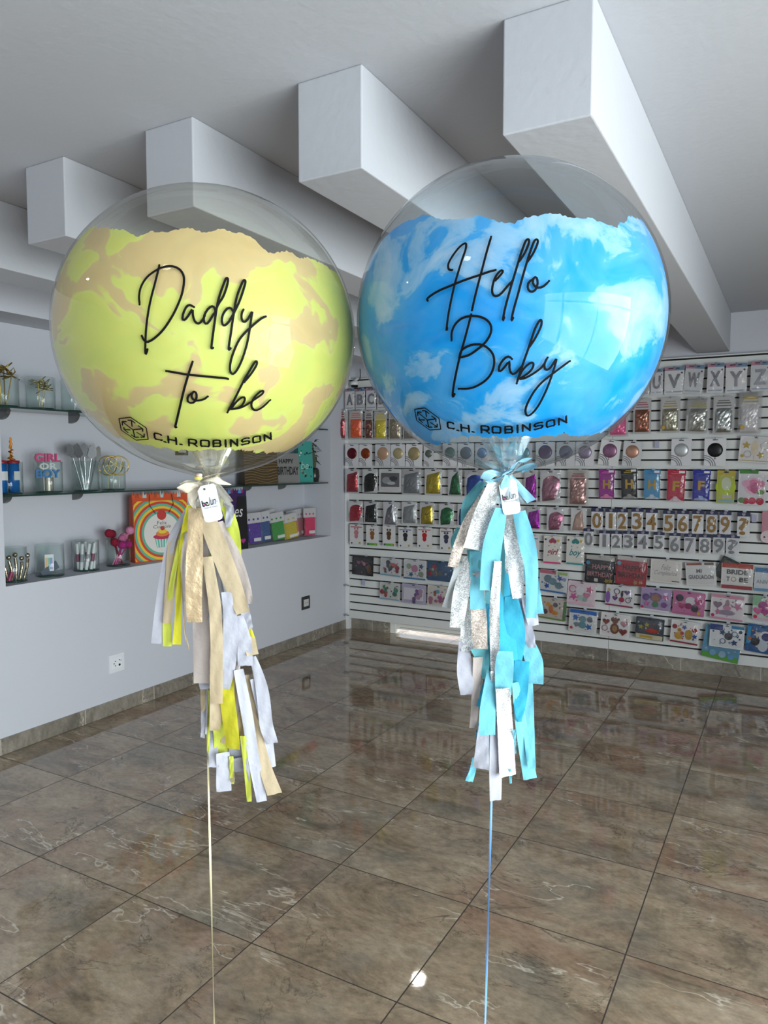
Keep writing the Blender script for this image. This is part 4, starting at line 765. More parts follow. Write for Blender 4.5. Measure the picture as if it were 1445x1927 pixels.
# ------------------------------------------------------------------ balloons
By = (Vector((-.990, 1.081, 1.845)), Vector((.28, .28, .267)))
Bb = (Vector((-.479, 1.334, 1.867)), Vector((.285, .285, .28)))
def ell(x, y, B, s=1.0):
    c, r = B; r = r*s; d = ray(x, y).normalized(); o = CP-c; O = Vector((o.x/r.x, o.y/r.y, o.z/r.z)); E_ = Vector((d.x/r.x, d.y/r.y, d.z/r.z))
    a = E_.dot(E_); bb = 2*O.dot(E_); k = O.dot(O)-1; D = bb*bb-4*a*k
    t = (-bb-math.sqrt(max(D, 0)))/(2*a); q = O+E_*t
    if D < 0: q.normalize()
    P = Vector((c.x+q.x*r.x, c.y+q.y*r.y, c.z+q.z*r.z)); n = Vector((q.x/r.x, q.y/r.y, q.z/r.z)).normalized()
    return P, n, q
def film_mat(name, kind):
    m = bpy.data.materials.new(name); m.use_nodes = True; nt = m.node_tree; L = nt.links.new; b = nt.nodes['Principled BSDF']; tc = N(nt, 'TexCoord')
    b.inputs['Roughness'].default_value = .45; b.inputs['Specular IOR Level'].default_value = .35
    n0 = N(nt, 'TexNoise'); setin(n0, Scale=6., Detail=3.); L(tc.outputs['Object'], n0.inputs['Vector'])
    sv = N(nt, 'VectorMath', operation='SCALE'); L(n0.outputs['Color'], sv.inputs[0]); sv.inputs['Scale'].default_value = .12
    av = N(nt, 'VectorMath', operation='ADD'); L(tc.outputs['Object'], av.inputs[0]); L(sv.outputs[0], av.inputs[1])
    mp = N(nt, 'Mapping'); L(av.outputs[0], mp.inputs[0]); mp.inputs['Rotation'].default_value = (.2, .5, .3); mp.inputs['Scale'].default_value = (1., 1., 1.35)
    n1 = N(nt, 'TexNoise'); setin(n1, Scale=8.2 if kind == 'y' else 7., Detail=3.2 if kind == 'y' else 7., Roughness=.45 if kind == 'y' else .58, Distortion=.5); L(mp.outputs[0], n1.inputs['Vector'])
    n2 = N(nt, 'TexNoise'); setin(n2, Scale=9., Detail=5., Distortion=1.2); L(mp.outputs[0], n2.inputs['Vector'])
    if kind == 'y':
        r1 = ramp(nt, [(.25, 'c8d870'), (.44, 'd5da72'), (.515, 'd6e07e'), (.535, 'd4b492'), (.75, 'c9a484')], n1.outputs['Fac'])
        r2 = ramp(nt, [(.35, 'c0d68a'), (.6, 'dcde88')], n2.outputs['Fac']); f = .27
    else:
        r1 = ramp(nt, [(.28, '0090e0'), (.44, '08a2ee'), (.515, '28a8ea'), (.55, '92c8ea'), (.64, 'bcd8ee'), (.8, 'c8dcee')], n1.outputs['Fac'])
        r2 = ramp(nt, [(.38, '0898e6'), (.62, 'a2cff0')], n2.outputs['Fac']); f = .20
    mx = N(nt, 'Mix', data_type='RGBA'); mx.inputs['Factor'].default_value = f; L(r1.outputs[0], mx.inputs[6]); L(r2.outputs[0], mx.inputs[7]); L(mx.outputs[2], b.inputs['Base Color'])
    bp = N(nt, 'Bump'); setin(bp, Strength=.15, Distance=.01); L(n2.outputs['Fac'], bp.inputs['Height']); L(bp.outputs['Normal'], b.inputs['Normal'])
    tr = N(nt, 'BsdfTranslucent'); L(mx.outputs[2], tr.inputs[0]); ms = N(nt, 'MixShader'); ms.inputs[0].default_value = .25
    L(b.outputs[0], ms.inputs[1]); L(tr.outputs[0], ms.inputs[2]); L(ms.outputs[0], nt.nodes['Material Output'].inputs['Surface'])
    return m
def conv(L, s, ox, oy): return [(ox+x*s, oy+y*s) for x, y in L]
def balloon(B, lab, top, bot, fmat, shellmat, strokes, logo, letters, seed):
    c, r = B; root = empty('bubble_balloon', c); tag(root, lab, 'balloon', 'giant bubble balloons')
    # clear shell
    b = MB(); n = 64; P = []
    for i in range(n+1):
        th = PI*i/n; row = []
        for k in range(2*n):
            ph = PI*k/n; f = 1.0
            if th > 2.85: f = 1+.05*(th-2.85)*math.cos(ph*9)
            row.append((r.x*math.sin(th)*math.cos(ph)*f, r.y*math.sin(th)*math.sin(ph)*f, r.z*math.cos(th)-(.012*(max(0, th-2.8)/.34)**3)))
        P.append(row)
    b.grid(P, shellmat, True, True); b.build('clear_shell', root)
    # painted film just inside
    S = .985; base = math.atan2(-FH.y, -FH.x)
    def tab(pts):
        T_ = []
        for x, y in pts:
            P_, n_, q = ell(x, y, B, S); ph = (math.atan2(q.y, q.x)-base+PI) % (2*PI)-PI; T_.append((ph, math.asin(max(-1, min(1, q.z)))))
        return sorted(T_)
    tt, tb = tab(top), tab(bot)
    def look(Tb, ph, back):
        ph = (ph+PI) % (2*PI)-PI
        if ph <= Tb[0][0] or ph >= Tb[-1][0]:
            a, e0 = Tb[-1]; b_, e1 = Tb[0]; span = (b_+2*PI)-a; u = ((ph-a) % (2*PI))/span
            e = e0+(e1-e0)*u; k = math.sin(PI*min(1, max(0, u))); return e+(back-e)*min(1, k*1.6)
        for (p0, e0), (p1, e1) in zip(Tb, Tb[1:]):
            if p0 <= ph <= p1: return e0+(e1-e0)*(ph-p0)/max(1e-6, p1-p0)
    rr = random.Random(seed); NPH = 420; NTH = 44; jt = [rr.uniform(-1, 1) for _ in range(NPH)]; jb = [rr.uniform(-1, 1) for _ in range(NPH)]
    P = [[None]*NPH for _ in range(NTH+1)]
    for k in range(NPH):
        ph = -PI+2*PI*k/NPH; et = look(tt, ph, .15)+.008*jt[k]+.012*math.sin(ph*23)*math.sin(ph*7); eb = look(tb, ph, -.12)+.010*jb[k]+.014*math.sin(ph*31+1)*math.sin(ph*5)
        for i in range(NTH+1):
            e = eb+(et-eb)*i/NTH; a = base+ph; P[i][k] = (r.x*S*math.cos(e)*math.cos(a), r.y*S*math.cos(e)*math.sin(a), r.z*S*math.sin(e))
    b = MB(); b.grid(P, fmat, True, True); b.build('painted_film', root)
    # writing
    def ribbon(b, pts, w, cap=True, s=1.004, dens=5, mat_=M_INK):
        L_ = 0
        for a_, c_ in zip(pts, pts[1:]): L_ += math.hypot(a_[0]-c_[0], a_[1]-c_[1])
        n_ = max(3, int(L_/dens)); q = smooth_line(pts, n_) if len(pts) > 2 else [tuple(pts[0][j]+(pts[1][j]-pts[0][j])*i/(n_-1) for j in (0, 1)) for i in range(n_)]
        PN = [ell(x, y, B, s)[:2] for x, y in q]; rows = []
        for i, (p, nn) in enumerate(PN):
            t = (PN[min(i+1, n_-1)][0]-PN[max(i-1, 0)][0]).normalized(); sd = t.cross(nn).normalized()
            wm = w*.5*depth(p)/F
            if cap and i in (0, n_-1): wm *= .7
            p = p-c; rows.append([p-sd*wm, p-sd*wm*.7+nn*.0006, p+sd*wm*.7+nn*.0006, p+sd*wm, p-nn*.0003])
        b.grid(rows, mat_, False, True)
        if cap:
            for e in (0, -1):
                p, nn = PN[e]; wm = w*.5*depth(p)/F; a_ = nn.orthogonal().normalized(); b_ = nn.cross(a_); b.add([p-c+nn*.0006+a_*wm*math.cos(PI*k/5)+b_*wm*math.sin(PI*k/5) for k in range(10)], [tuple(range(10))], mat_)
    b = MB()
    for st in strokes: ribbon(b, st, 4.5)
    o = b.build('script_lettering', root); o['label'] = 'thin black handwritten lettering'
    b = MB()
    for w_, st in logo: 
        for p, q in zip(st, st[1:]): ribbon(b, [p, q], w_, cap=False)
    o = b.build('cube_logo', root); o['label'] = 'black hexagonal cube logo with arrows'
    b = MB()
    for st in letters: ribbon(b, st, 4.4, cap=True, dens=2.5)
    o = b.build('company_name', root); o['label'] = 'black block lettering C.H. ROBINSON'
    # gathered neck
    b = MB(); P = []; m = clear('neck_film', 'f4f4f0', base=.12, top=.7, power=2, rough=.08, veil=.22, veilc='e8e4dc' if seed == 1 else 'c4dce8')
    for i in range(13):
        u = i/12; z = -r.z-.012+.075-.12*u; rad = .034*(1-u/.62) if u < .62 else .03*(u-.62)/.38; rad = abs(rad)+.006
        P.append([(rad*(1+.25*math.cos(9*a+i*.3))*math.cos(a), rad*(1+.25*math.cos(9*a+i*.3))*math.sin(a), z+.006*math.sin(5*a)) for a in [2*PI*k/54 for k in range(54)]])
    b.grid(P, m, False, True); b.build('gathered_neck', root)
    return root
# handwriting (traced, pixels)
A = .19377
daddy = [conv(L, A, 240, 480) for L in [
 [(309,100),(290,180),(262,290),(228,420),(200,560),(182,700),(174,830),(172,930),(178,960),(195,915)],
 [(118,480),(112,400),(130,310),(180,225),(250,165),(340,118),(430,108),(500,135),(540,190),(548,260),(530,370),(490,480),(430,600),(350,720),(270,800),(200,842),(160,825),(140,785)],
 [(645,505),(605,485),(570,505),(540,570),(535,625),(560,625),(600,575),(630,525),(635,590),(655,645),(690,665),(725,635),(750,590)],
 [(852,545),(840,505),(810,500),(765,545),(740,610),(750,660),(780,660),(820,600),(852,550)],
 [(852,550),(880,480),(930,400),(965,300),(975,235),(958,225),(930,290),(895,390),(870,490),(850,620),(832,750),(818,860),(815,905),(830,900)],
 [(1028,560),(1010,520),(975,515),(935,560),(915,620),(925,675),(950,680),(990,640),(1025,570)],
 [(1040,550),(1090,440),(1130,320),(1145,255),(1128,245),(1100,300),(1060,410),(1038,530),(1020,640),(1002,770),(985,880),(985,920),(1000,905)],
 [(1125,530),(1108,570),(1110,625),(1135,648),(1170,620),(1210,550),(1205,590),(1195,660),(1180,760),(1155,880),(1110,1020),(1060,1120),(1020,1155),(995,1120),(1000,1040),(1030,940),(1080,830),(1140,755),(1220,680),(1300,615),(1342,597)]]]
A = .15225
daddy += [conv(L, A, 300, 670) for L in [
 [(410,70),(360,220),(300,430),(250,640),(215,790),(195,880),(210,875)],
 [(85,185),(220,208),(350,230),(500,245),(700,265),(800,272),(848,283)],
 [(395,460),(352,500),(350,560),(395,582),(440,560),(460,500),(450,452),(425,440),(400,470),(400,510),(430,545),(480,550),(550,535),(598,497)],
 [(840,695),(900,590),(960,470),(1040,310),(1110,190),(1170,90),(1200,65),(1200,110),(1140,210),(1050,320)],
 [(885,655),(930,590),(990,530),(1040,508),(1055,540),(1020,610),(960,645),(890,658),(1000,640),(1080,600),(1150,555)],
 [(1150,555),(1200,520),(1270,470),(1285,435),(1260,432),(1200,480),(1150,550),(1135,610),(1160,660),(1210,668),(1290,620),(1368,542)]]]
A = .17993
hello = [conv(L, A, 790, 430) for L in [
 [(340,435),(302,425),(298,370),(340,290),(400,210),(450,165),(482,160),(478,220),(440,330),(400,460),(360,600),(325,760),(295,920),(278,1065),(287,1040)],
 [(745,88),(700,240),(650,430),(610,580),(575,720),(545,855)],
 [(85,755),(75,740),(110,705),(200,650),(330,595),(480,535),(630,485),(730,450),(792,435)],
 [(790,545),(840,490),(868,450),(850,437),(800,490),(770,560),(755,640),(765,690),(800,708),(850,680),(910,610),(965,550)],
 [(1040,345),(1100,250),(1140,150),(1135,112),(1105,135),(1065,240),(1030,350),(985,500),(935,670),(890,840),(868,960),(882,930)],
 [(1130,345),(1190,250),(1232,150),(1225,115),(1195,135),(1155,240),(1120,350),(1070,520),(1025,690),(980,850),(958,960),(975,935)],
 [(1180,530),(1135,570),(1130,630),(1165,662),(1210,640),(1232,570),(1220,515),(1195,515),(1180,560),(1200,600),(1245,620),(1300,600),(1350,550)]]]
hello += [conv(L, A, 830, 580) for L in [
 [(315,65),(290,160),(245,330),(200,490),(160,660),(130,820),(120,925),(142,895)],
 [(110,335),(112,250),(150,165),(220,105),(310,82),(400,88),(480,125),(522,190),(515,270),(460,360),(380,430),(290,490),(200,515)],
 [(190,515),(215,440),(300,390),(400,378),(480,410),(540,480),(555,570),(530,670),(470,750),(380,810),(290,840),(185,842)],
 [(740,530),(705,505),(660,530),(615,590),(603,650),(620,658),(660,620),(715,555),(713,610),(725,665),(755,690),(800,660),(835,615)],
 [(790,785),(830,660),(870,540),(920,400),(980,220),(1030,130),(1050,135),(1040,200),(980,320),(920,410)],
 [(810,730),(850,650),(920,580),(960,572),(962,610),(930,660),(860,715),(812,740),(880,730),(970,680),(1050,620),(1085,570)],
 [(1112,515),(1082,580),(1087,635),(1120,640),(1160,600),(1205,530),(1190,600),(1165,680),(1130,780),(1080,900),(1010,1030),(940,1110),(895,1120),(882,1060),(915,970),(980,860),(1060,770),(1160,690),(1260,615),(1345,552)]]]
A = .21453
def logo(ox, oy, aff):
    f = lambda L: [(ox+(aff[0]*x+aff[1])*A, oy+(aff[2]*y+aff[3])*A) for x, y in L]
    outer = f([(42,60),(143,47),(280,140),(298,240),(192,248),(62,160),(42,60)]); g = []
    for L in [[(165,157),(74,88)],[(72,118),(70,85),(108,86)],[(165,157),(250,148)],[(208,120),(250,148),(249,172)],[(165,157),(180,222)],[(148,200),(180,222),(215,222)],[(150,75),(157,128)],[(118,73),(150,74),(186,100)],[(88,155),(142,158)],[(85,135),(86,155),(124,184)],[(195,178),(262,218)],[(262,192),(263,221),(232,221)]]: g.append((2.7, f(L)))
    return [(2.3, outer)]+g
GL = {'C': [[(.95,.1),(.8,0),(.15,0),(0,.2),(0,.8),(.15,1),(.85,1),(1,.9)]], 'H': [[(0,0),(0,1)],[(1,0),(1,1)],[(0,.5),(1,.5)]], 'R': [[(0,1),(0,0),(.85,0),(1,.15),(1,.45),(.85,.6),(0,.6)],[(.5,.6),(1,1)]],
 'O': [[(.12,0),(.88,0),(1,.15),(1,.85),(.88,1),(.12,1),(0,.85),(0,.15),(.12,0)]], 'B': [[(0,0),(0,1),(.85,1),(1,.85),(1,.62),(.85,.48),(.95,.35),(.95,.15),(.8,0),(0,0)],[(0,.48),(.85,.48)]], 'I': [[(.5,0),(.5,1)]],
 'N': [[(0,1),(0,0),(1,1),(1,0)]], 'S': [[(1,.08),(.85,0),(.15,0),(0,.15),(0,.35),(.15,.48),(.85,.52),(1,.65),(1,.85),(.85,1),(.1,1),(0,.92)]], '.': [[(.2,.5),(.8,.5)]]}
def letters(ox, oy, quads):
    out = []
    for ch, TL, TR, BR, BL in quads:
        for st in GL[ch]:
            q = []
            for u, v in st:
                x = (TL[0]*(1-u)+TR[0]*u)*(1-v)+(BL[0]*(1-u)+BR[0]*u)*v; y = (TL[1]*(1-u)+TR[1]*u)*(1-v)+(BL[1]*(1-u)+BR[1]*u)*v
                q.append((ox+x*A, oy+y*A))
            for a_, c_ in zip(q, q[1:]): out.append([a_, c_])
    return out
def dot(x, y): return ('.', (x-11, y-2), (x+11, y+2), (x+11, y+2), (x-11, y-2))
LY = letters(215, 775, [('C',(350,184),(415,198),(420,250),(356,236)), dot(445,262), ('H',(472,212),(540,226),(545,282),(476,268)), dot(586,284), ('R',(654,240),(718,245),(724,300),(656,294)), ('O',(758,248),(832,252),(832,304),(760,300)), ('B',(870,250),(932,247),(932,302),(870,304)), ('I',(970,245),(980,245),(983,304),(973,304)), ('N',(1022,243),(1078,238),(1080,296),(1022,300)), ('S',(1120,240),(1180,225),(1185,275),(1118,290)), ('O',(1216,222),(1278,208),(1282,260),(1218,272)), ('N',(1316,200),(1370,183),(1375,240),(1318,252))])
LB = letters(770, 755, [('C',(335,182),(390,190),(394,242),(338,232)), dot(427,255), ('H',(455,202),(520,212),(525,268),(458,258)), dot(560,268), ('R',(632,216),(695,220),(700,278),(634,274)), ('O',(730,222),(800,226),(800,278),(730,276)), ('B',(842,222),(902,218),(905,274),(842,278)), ('I',(944,210),(954,210),(955,272),(945,272)), ('N',(995,205),(1058,198),(1058,255),(995,260)), ('S',(1098,200),(1165,182),(1168,230),(1098,250)), ('O',(1205,178),(1270,160),(1275,210),(1205,228)), ('N',(1312,150),(1375,130),(1378,186),(1312,205))])
topY = conv([(190,262),(205,245),(245,232),(330,245),(430,270),(490,255),(540,262),(600,250),(680,240),(740,255),(790,248),(830,252),(900,262),(960,290),(1020,345),(1060,350),(1120,348),(1170,375),(1230,375),(1290,420),(1345,450)], .41522, 80, 330)
botY = conv([(60,900),(100,985),(150,1060),(250,1140),(330,1185),(400,1205),(480,1225),(600,1245),(700,1247),(800,1240),(900,1245),(1000,1258),(1100,1252),(1200,1235),(1290,1160),(1360,1060)], .41522, 80, 330)
topB = conv([(165,375),(200,340),(260,310),(330,295),(400,300),(440,310),(560,300),(640,310),(720,328),(760,305),(860,285),(940,290),(1050,310),(1120,330),(1170,350),(1180,325),(1220,300),(1280,315),(1320,335),(1345,355)], .42907, 660, 280)
botB = conv([(60,1000),(120,1105),(200,1200),(260,1248),(330,1285),(380,1300),(430,1285),(470,1262),(560,1262),(650,1268),(760,1262),(860,1262),(930,1250),(1010,1262),(1100,1245),(1200,1180),(1300,1060)], .42907, 660, 280)
SHY = clear('clear_balloon_film_warm', 'f3f3ee', base=.010, top=.7, power=3.2, rough=.015); SHB = clear('clear_balloon_film_cool', 'eef4f7', base=.010, top=.7, power=3.2, rough=.015)
balloon(By, 'clear bubble balloon painted yellow and peach inside, lettered Daddy to be, at left', topY, botY, film_mat('yellow_marbled_paint', 'y'), SHY, daddy, logo(215, 775, (1, 0, 1, 0)), LY, 1)
balloon(Bb, 'clear bubble balloon painted cloudy sky blue inside, lettered Hello Baby, at right', topB, botB, film_mat('sky_blue_cloudy_paint', 'b'), SHB, hello, logo(770, 755, (.895, 10, .965, 13)), LB, 2)

# ------------------------------------------------------------------ tassels
def tissue(c, t=.35): return mat(c, .7, spec=.25, bump=.25, bscale=60, trans=t)
def strip(parent, org, pts, m, dep, seed, name='tissue_strip', n=22, amp=.0011, twist=None, solid=.0004, lab=None):
    rr = random.Random(seed); al = rr.uniform(-.5, .5) if twist is None else twist; q = smooth_line(pts, n); P = []; p1, p2 = rr.uniform(0, 6), rr.uniform(0, 6); fr = rr.uniform(1.5, 4)
    for i, (x, y, w) in enumerate(q):
        u = i/(n-1); c = at_depth(x, y, dep+.012*math.sin(p1+u*3)); wm = max(w, 3)*dep/F; a = al*(.4+.6*math.sin(p2+u*2.2)); row = []
        cr = RT+FH*math.tan(a)
        # local direction of the strip, to keep its ends cut square
        x2, y2 = q[min(i+1, n-1)][:2]; x1, y1 = q[max(i-1, 0)][:2]; L = math.hypot(x2-x1, y2-y1) or 1; k = (x2-x1)/L*.6
        for j in range(5):
            v = j/4-.5; z = amp*math.sin(p2+v*7+u*fr*5)+amp*.7*math.sin(p1+v*11-u*9)
            row.append(c+cr*(v*wm)+Vector((0, 0, 1))*(k*v*wm)+FH*z-org)
        P.append(row)
    b = MB(); b.grid(P, m, True); off = FH*solid; Q = [[p+off for p in r][::-1] for r in P]; b.grid(Q, m, True)
    e = [r[0] for r in P]+P[-1][1:]+[r[-1] for r in P[-2::-1]]+P[0][-2:0:-1]; ne = len(e)
    b.add(e+[p+off for p in e], [(i, (i+1) % ne, ne+(i+1) % ne, ne+i) for i in range(ne)], m)
    o = b.build(name, parent)
    if lab: o['label'] = lab
    return o
W_ = tissue('c6c8d4'); P_k = tissue('ccc2be'); G_ = tissue('cdbda0'); Yl = tissue('dcd840'); Ll = tissue('cdd65c'); HG = mat('c8b290', .38, metal=.35, bump=.5, bscale=50, trans=.1)
def tassel(org, dep, lab, grp, s, ox, oy, data, core):
    root = empty('tassel_garland', org); tag(root, lab, 'tassel', grp)
    for i, (m, off, pts) in enumerate(data):
        strip(root, org, [(ox+x*s, oy+y*s, w*s*1.12) for x, y, w in pts], m, dep+off, i*7+3)
    strip(root, org, [(ox+x*s, oy+y*s, w*s) for x, y, w in core], W_, dep+.012, 999, name='tassel_cord', amp=.001)
    return root
DY = (at_depth(397, 893, 1)-CP); depY = 1.43; depB = 1.42
oY = at_depth(397, 893, depY); oB = at_depth(953, 885, depB)
bk, md, ft = .035, 0, -.03
YD = [(W_, bk, [(250,260,15),(160,430,40),(115,650,50),(75,1010,65)]), (G_, bk-.004, [(255,265,15),(170,430,45),(150,650,55),(125,900,40)]), (Ll, .02, [(200,450,20),(150,700,25),(130,860,40),(128,1025,42)]), (Yl, .01, [(252,260,25),(225,400,35),(200,600,30),(190,800,28),(180,1015,42)]),
 (G_, .0, [(250,300,10),(215,600,10),(220,900,8),(245,1040,8)]), (P_k, .0, [(240,400,30),(235,450,34),(215,600,25),(225,780,20)]), (W_, .03, [(440,240,24),(470,290,40),(450,380,30)]), (Ll, .024, [(415,225,25),(455,290,50),(490,430,60),(515,590,25)]),
 (W_, .012, [(325,330,34),(380,600,50),(430,780,36)]), (P_k, .006, [(300,400,40),(330,560,44),(310,800,75),(312,1000,85),(315,1225,80)]), (HG, -.03, [(280,275,66),(278,500,80),(272,700,80),(276,895,75)]), (G_, -.02, [(345,540,50),(385,800,60),(395,1000,60),(392,1335,65)]),
 (P_k, -.006, [(410,350,35),(440,420,45),(500,550,60),(550,700,55),(572,795,40)]), (G_, -.026, [(350,330,80),(370,400,88),(430,550,90),(500,740,80),(540,845,65)]), (W_, .0, [(540,780,40),(555,860,44),(575,930,32)]), (Yl, .012, [(560,900,20),(590,1000,35),(608,1060,20)]), (G_, .004, [(510,800,44),(560,950,52),(592,1072,55)]),
 (W_, -.018, [(455,730,60),(470,900,68),(460,1100,75),(440,1255,50)]), (W_, -.012, [(510,860,50),(545,1000,70),(550,1130,75)]), (W_, .01, [(590,1080,30),(640,1250,60),(665,1450,65),(695,1550,60)]), (W_, .016, [(600,1200,40),(660,1450,50),(690,1680,45)]), (W_, -.012, [(515,1150,45),(560,1400,52),(600,1650,54),(640,1865,50)]),
 (G_, .006, [(555,1180,25),(610,1450,34),(660,1680,60),(710,1825,72)]), (Yl, -.02, [(475,1190,30),(455,1300,72),(465,1400,80),(485,1580,76)]), (G_, -.004, [(395,1300,62),(390,1400,55),(385,1480,50)]), (Ll, .003, [(405,1430,55),(425,1640,65)]), (W_, .01, [(430,1600,60),(435,1810,72)]), (W_, .014, [(375,1450,40),(380,1680,52)]),
 (Ll, .02, [(345,1240,12),(350,1500,14),(350,1620,10)]), (W_, .024, [(320,1230,20),(325,1400,25),(320,1520,22)]), (G_, .02, [(330,1230,45),(320,1380,20)]), (W_, .01, [(330,1180,60),(335,1255,56)]), (Ll, .002, [(540,1510,32),(565,1750,30),(572,1865,24)]), (W_, .012, [(500,1560,60),(500,1650,90)]), (Ll, .014, [(475,1620,20),(478,1770,22)]),
 (W_, .008, [(540,1590,15),(580,1740,25),(602,1785,16)]), (G_, .016, [(520,1380,34),(545,1530,48)]), (P_k, .008, [(510,1110,30),(500,1250,18),(510,1420,16)]), (W_, .018, [(500,1630,70),(515,1705,50)]), (G_, .018, [(480,1700,20),(482,1760,24)]), (W_, .02, [(470,1000,60),(490,1200,70),(480,1420,60)]), (G_, .024, [(450,1000,50),(460,1300,60),(440,1550,40)])]
rq = random.Random(21)
for k in range(16):
    y0 = 300+k*70; x0 = 330+k*8+rq.uniform(-25, 25); ln = rq.uniform(240, 360); YD.append((rq.choice([W_, W_, G_, P_k, Ll]), .026+.001*k, [(x0, y0, 40), (x0+rq.uniform(-20, 20), y0+ln*.5, 66), (x0+rq.uniform(-25, 40), y0+ln, 60)]))
tassel(oY, depY, 'long hanging tassel of white, cream, gold and yellow tissue strips under the yellow balloon', 'balloon tassels', .34772, 270, 860, YD, [(320,140,8),(330,500,8),(345,1000,8),(340,1500,8)])
Bl = tissue('7cc8da'); Cy = tissue('48c0de', .45); Tl = tissue('6fb8c2'); Dk = tissue('2f9cc0'); SIL = glitter('silver_glitter_strip', 'a0a4a8', 'f6f8fa', 620, metal=.45, rough=.45); IRI = glitter('iridescent_strip', '9c8c86', 'ded6cc', 480, metal=.35, rough=.5); GRY = tissue('c9d0d2')
BD = [(Tl, .03, [(240,235,30),(170,350,60),(140,470,22)]), (IRI, .014, [(262,280,40),(180,430,60),(120,560,50),(85,670,45)]), (SIL, -.03, [(292,235,40),(250,400,95),(190,580,92)]), (Bl, -.036, [(335,370,56),(290,560,90),(265,790,76)]), (SIL, -.02, [(370,425,50),(400,600,80),(420,830,52)]), (Bl, -.026, [(425,385,60),(465,550,75),(490,700,60),(485,930,50)]),
 (Bl, .02, [(460,560,50),(490,750,60),(512,910,70)]), (W_, .01, [(465,820,50),(480,880,60),(500,970,50)]), (W_, -.0, [(220,690,36),(240,800,56)]), (SIL, .012, [(165,620,40),(130,800,70),(105,980,62)]), (Tl, .018, [(190,580,60),(205,720,44),(200,800,30)]), (GRY, .026, [(125,640,36),(110,700,40),(60,880,52)]), (IRI, -.006, [(205,700,40),(215,780,60),(220,950,72),(228,1088,62)]),
 (SIL, .016, [(160,840,40),(160,1000,62),(165,1100,62)]), (Bl, .0, [(205,590,60),(205,700,60),(215,885,72)]), (SIL, -.022, [(318,640,34),(300,900,45),(305,1222,42)]), (Cy, .008, [(345,500,40),(355,800,64),(370,1150,92)]), (Cy, .016, [(385,820,60),(400,1000,100),(400,1200,62)]), (Bl, -.02, [(355,1100,70),(350,1180,88),(345,1322,76)]), (W_, .02, [(140,1050,40),(150,1200,76),(160,1322,62)]),
 (P_k, .014, [(215,1130,46),(205,1300,40),(190,1492,36)]), (Tl, .01, [(225,1080,90),(240,1150,60),(255,1240,30)]), (Bl, -.016, [(288,1200,50),(265,1400,76),(262,1528,76)]), (W_, -.002, [(245,1480,50),(230,1700,70)]), (W_, .012, [(300,1450,40),(305,1700,60),(305,1862,56)]), (SIL, -.014, [(342,1290,66),(355,1500,76),(367,1738,82)]), (Bl, .006, [(405,1260,34),(440,1500,60),(482,1752,66)]),
 (Bl, .016, [(468,1250,50),(475,1500,52),(490,1700,36)]), (Cy, .002, [(440,1150,70),(430,1350,60),(425,1460,22)]), (Bl, .02, [(455,1030,60),(500,1150,82),(500,1265,82)]), (W_, .022, [(430,830,30),(470,1000,50),(490,1082,32)]), (Bl, .012, [(200,1640,24),(190,1700,30),(170,1765,36)]), (Bl, .004, [(380,1700,12),(382,1775,12)]), (Bl, .0, [(400,1500,15),(405,1622,12)]),
 (SIL, .0, [(292,1200,24),(295,1310,22)]), (Dk, .024, [(262,860,26),(262,1120,16)]), (Tl, .022, [(330,430,60),(300,700,90),(290,1000,90),(290,1200,60)]), (Bl, .024, [(330,1180,80),(330,1400,80),(350,1560,60)]), (Tl, .028, [(120,470,24),(90,540,26),(110,620,20)]), (Bl, .026, [(215,1500,18),(205,1545,12)])]
for k in range(16):
    y0 = 380+k*64; x0 = 325-k*2+rq.uniform(-50, 60); ln = rq.uniform(240, 340); BD.append((rq.choice([Bl, Cy, Tl, SIL, Bl]), .028+.001*k, [(x0, y0, 40), (x0+rq.uniform(-20, 20), y0+ln*.5, 64), (x0+rq.uniform(-30, 30), y0+ln, 60)]))
tassel(oB, depB, 'long hanging tassel of light blue, silver glitter and white strips under the blue balloon', 'balloon tassels', .36866, 820, 820, BD, [(350,150,8),(340,600,8),(330,1200,8),(290,1700,8)])
# strings to the floor
def string(p0, p1, dep, col, lab, x_mid):
    P0 = at_depth(*p0, dep); P1 = at_depth(*p1, dep); d = (P1-P0)/(P0.z-P1.z); PE = P0+d*P0.z; b = MB(); n = 60; rows = []
    for i in range(n+1):
        u = i/n; c = P0+(PE-P0)*u; a = .9*math.sin(u*9+x_mid); w = .0022; cr = RT*math.cos(a)+FH*math.sin(a); rows.append([c-cr*w-P0, c+FH*.0004-P0, c+cr*w-P0, c-FH*.0004-P0])
    b.grid(rows, mat(col, .3, spec=.6), False, True); o = b.build('balloon_string'); o.location = P0; tag(o, lab, 'string', 'balloon strings')
string((388, 1290), (403, 1927), depY+.03, 'd8cfa8', 'cream curling ribbon string running from the yellow balloon tassel to the floor', 0)
string((927, 1430), (913, 1927), depB+.02, '6f9fd8', 'blue ribbon string running from the blue balloon tassel to the floor', 2)
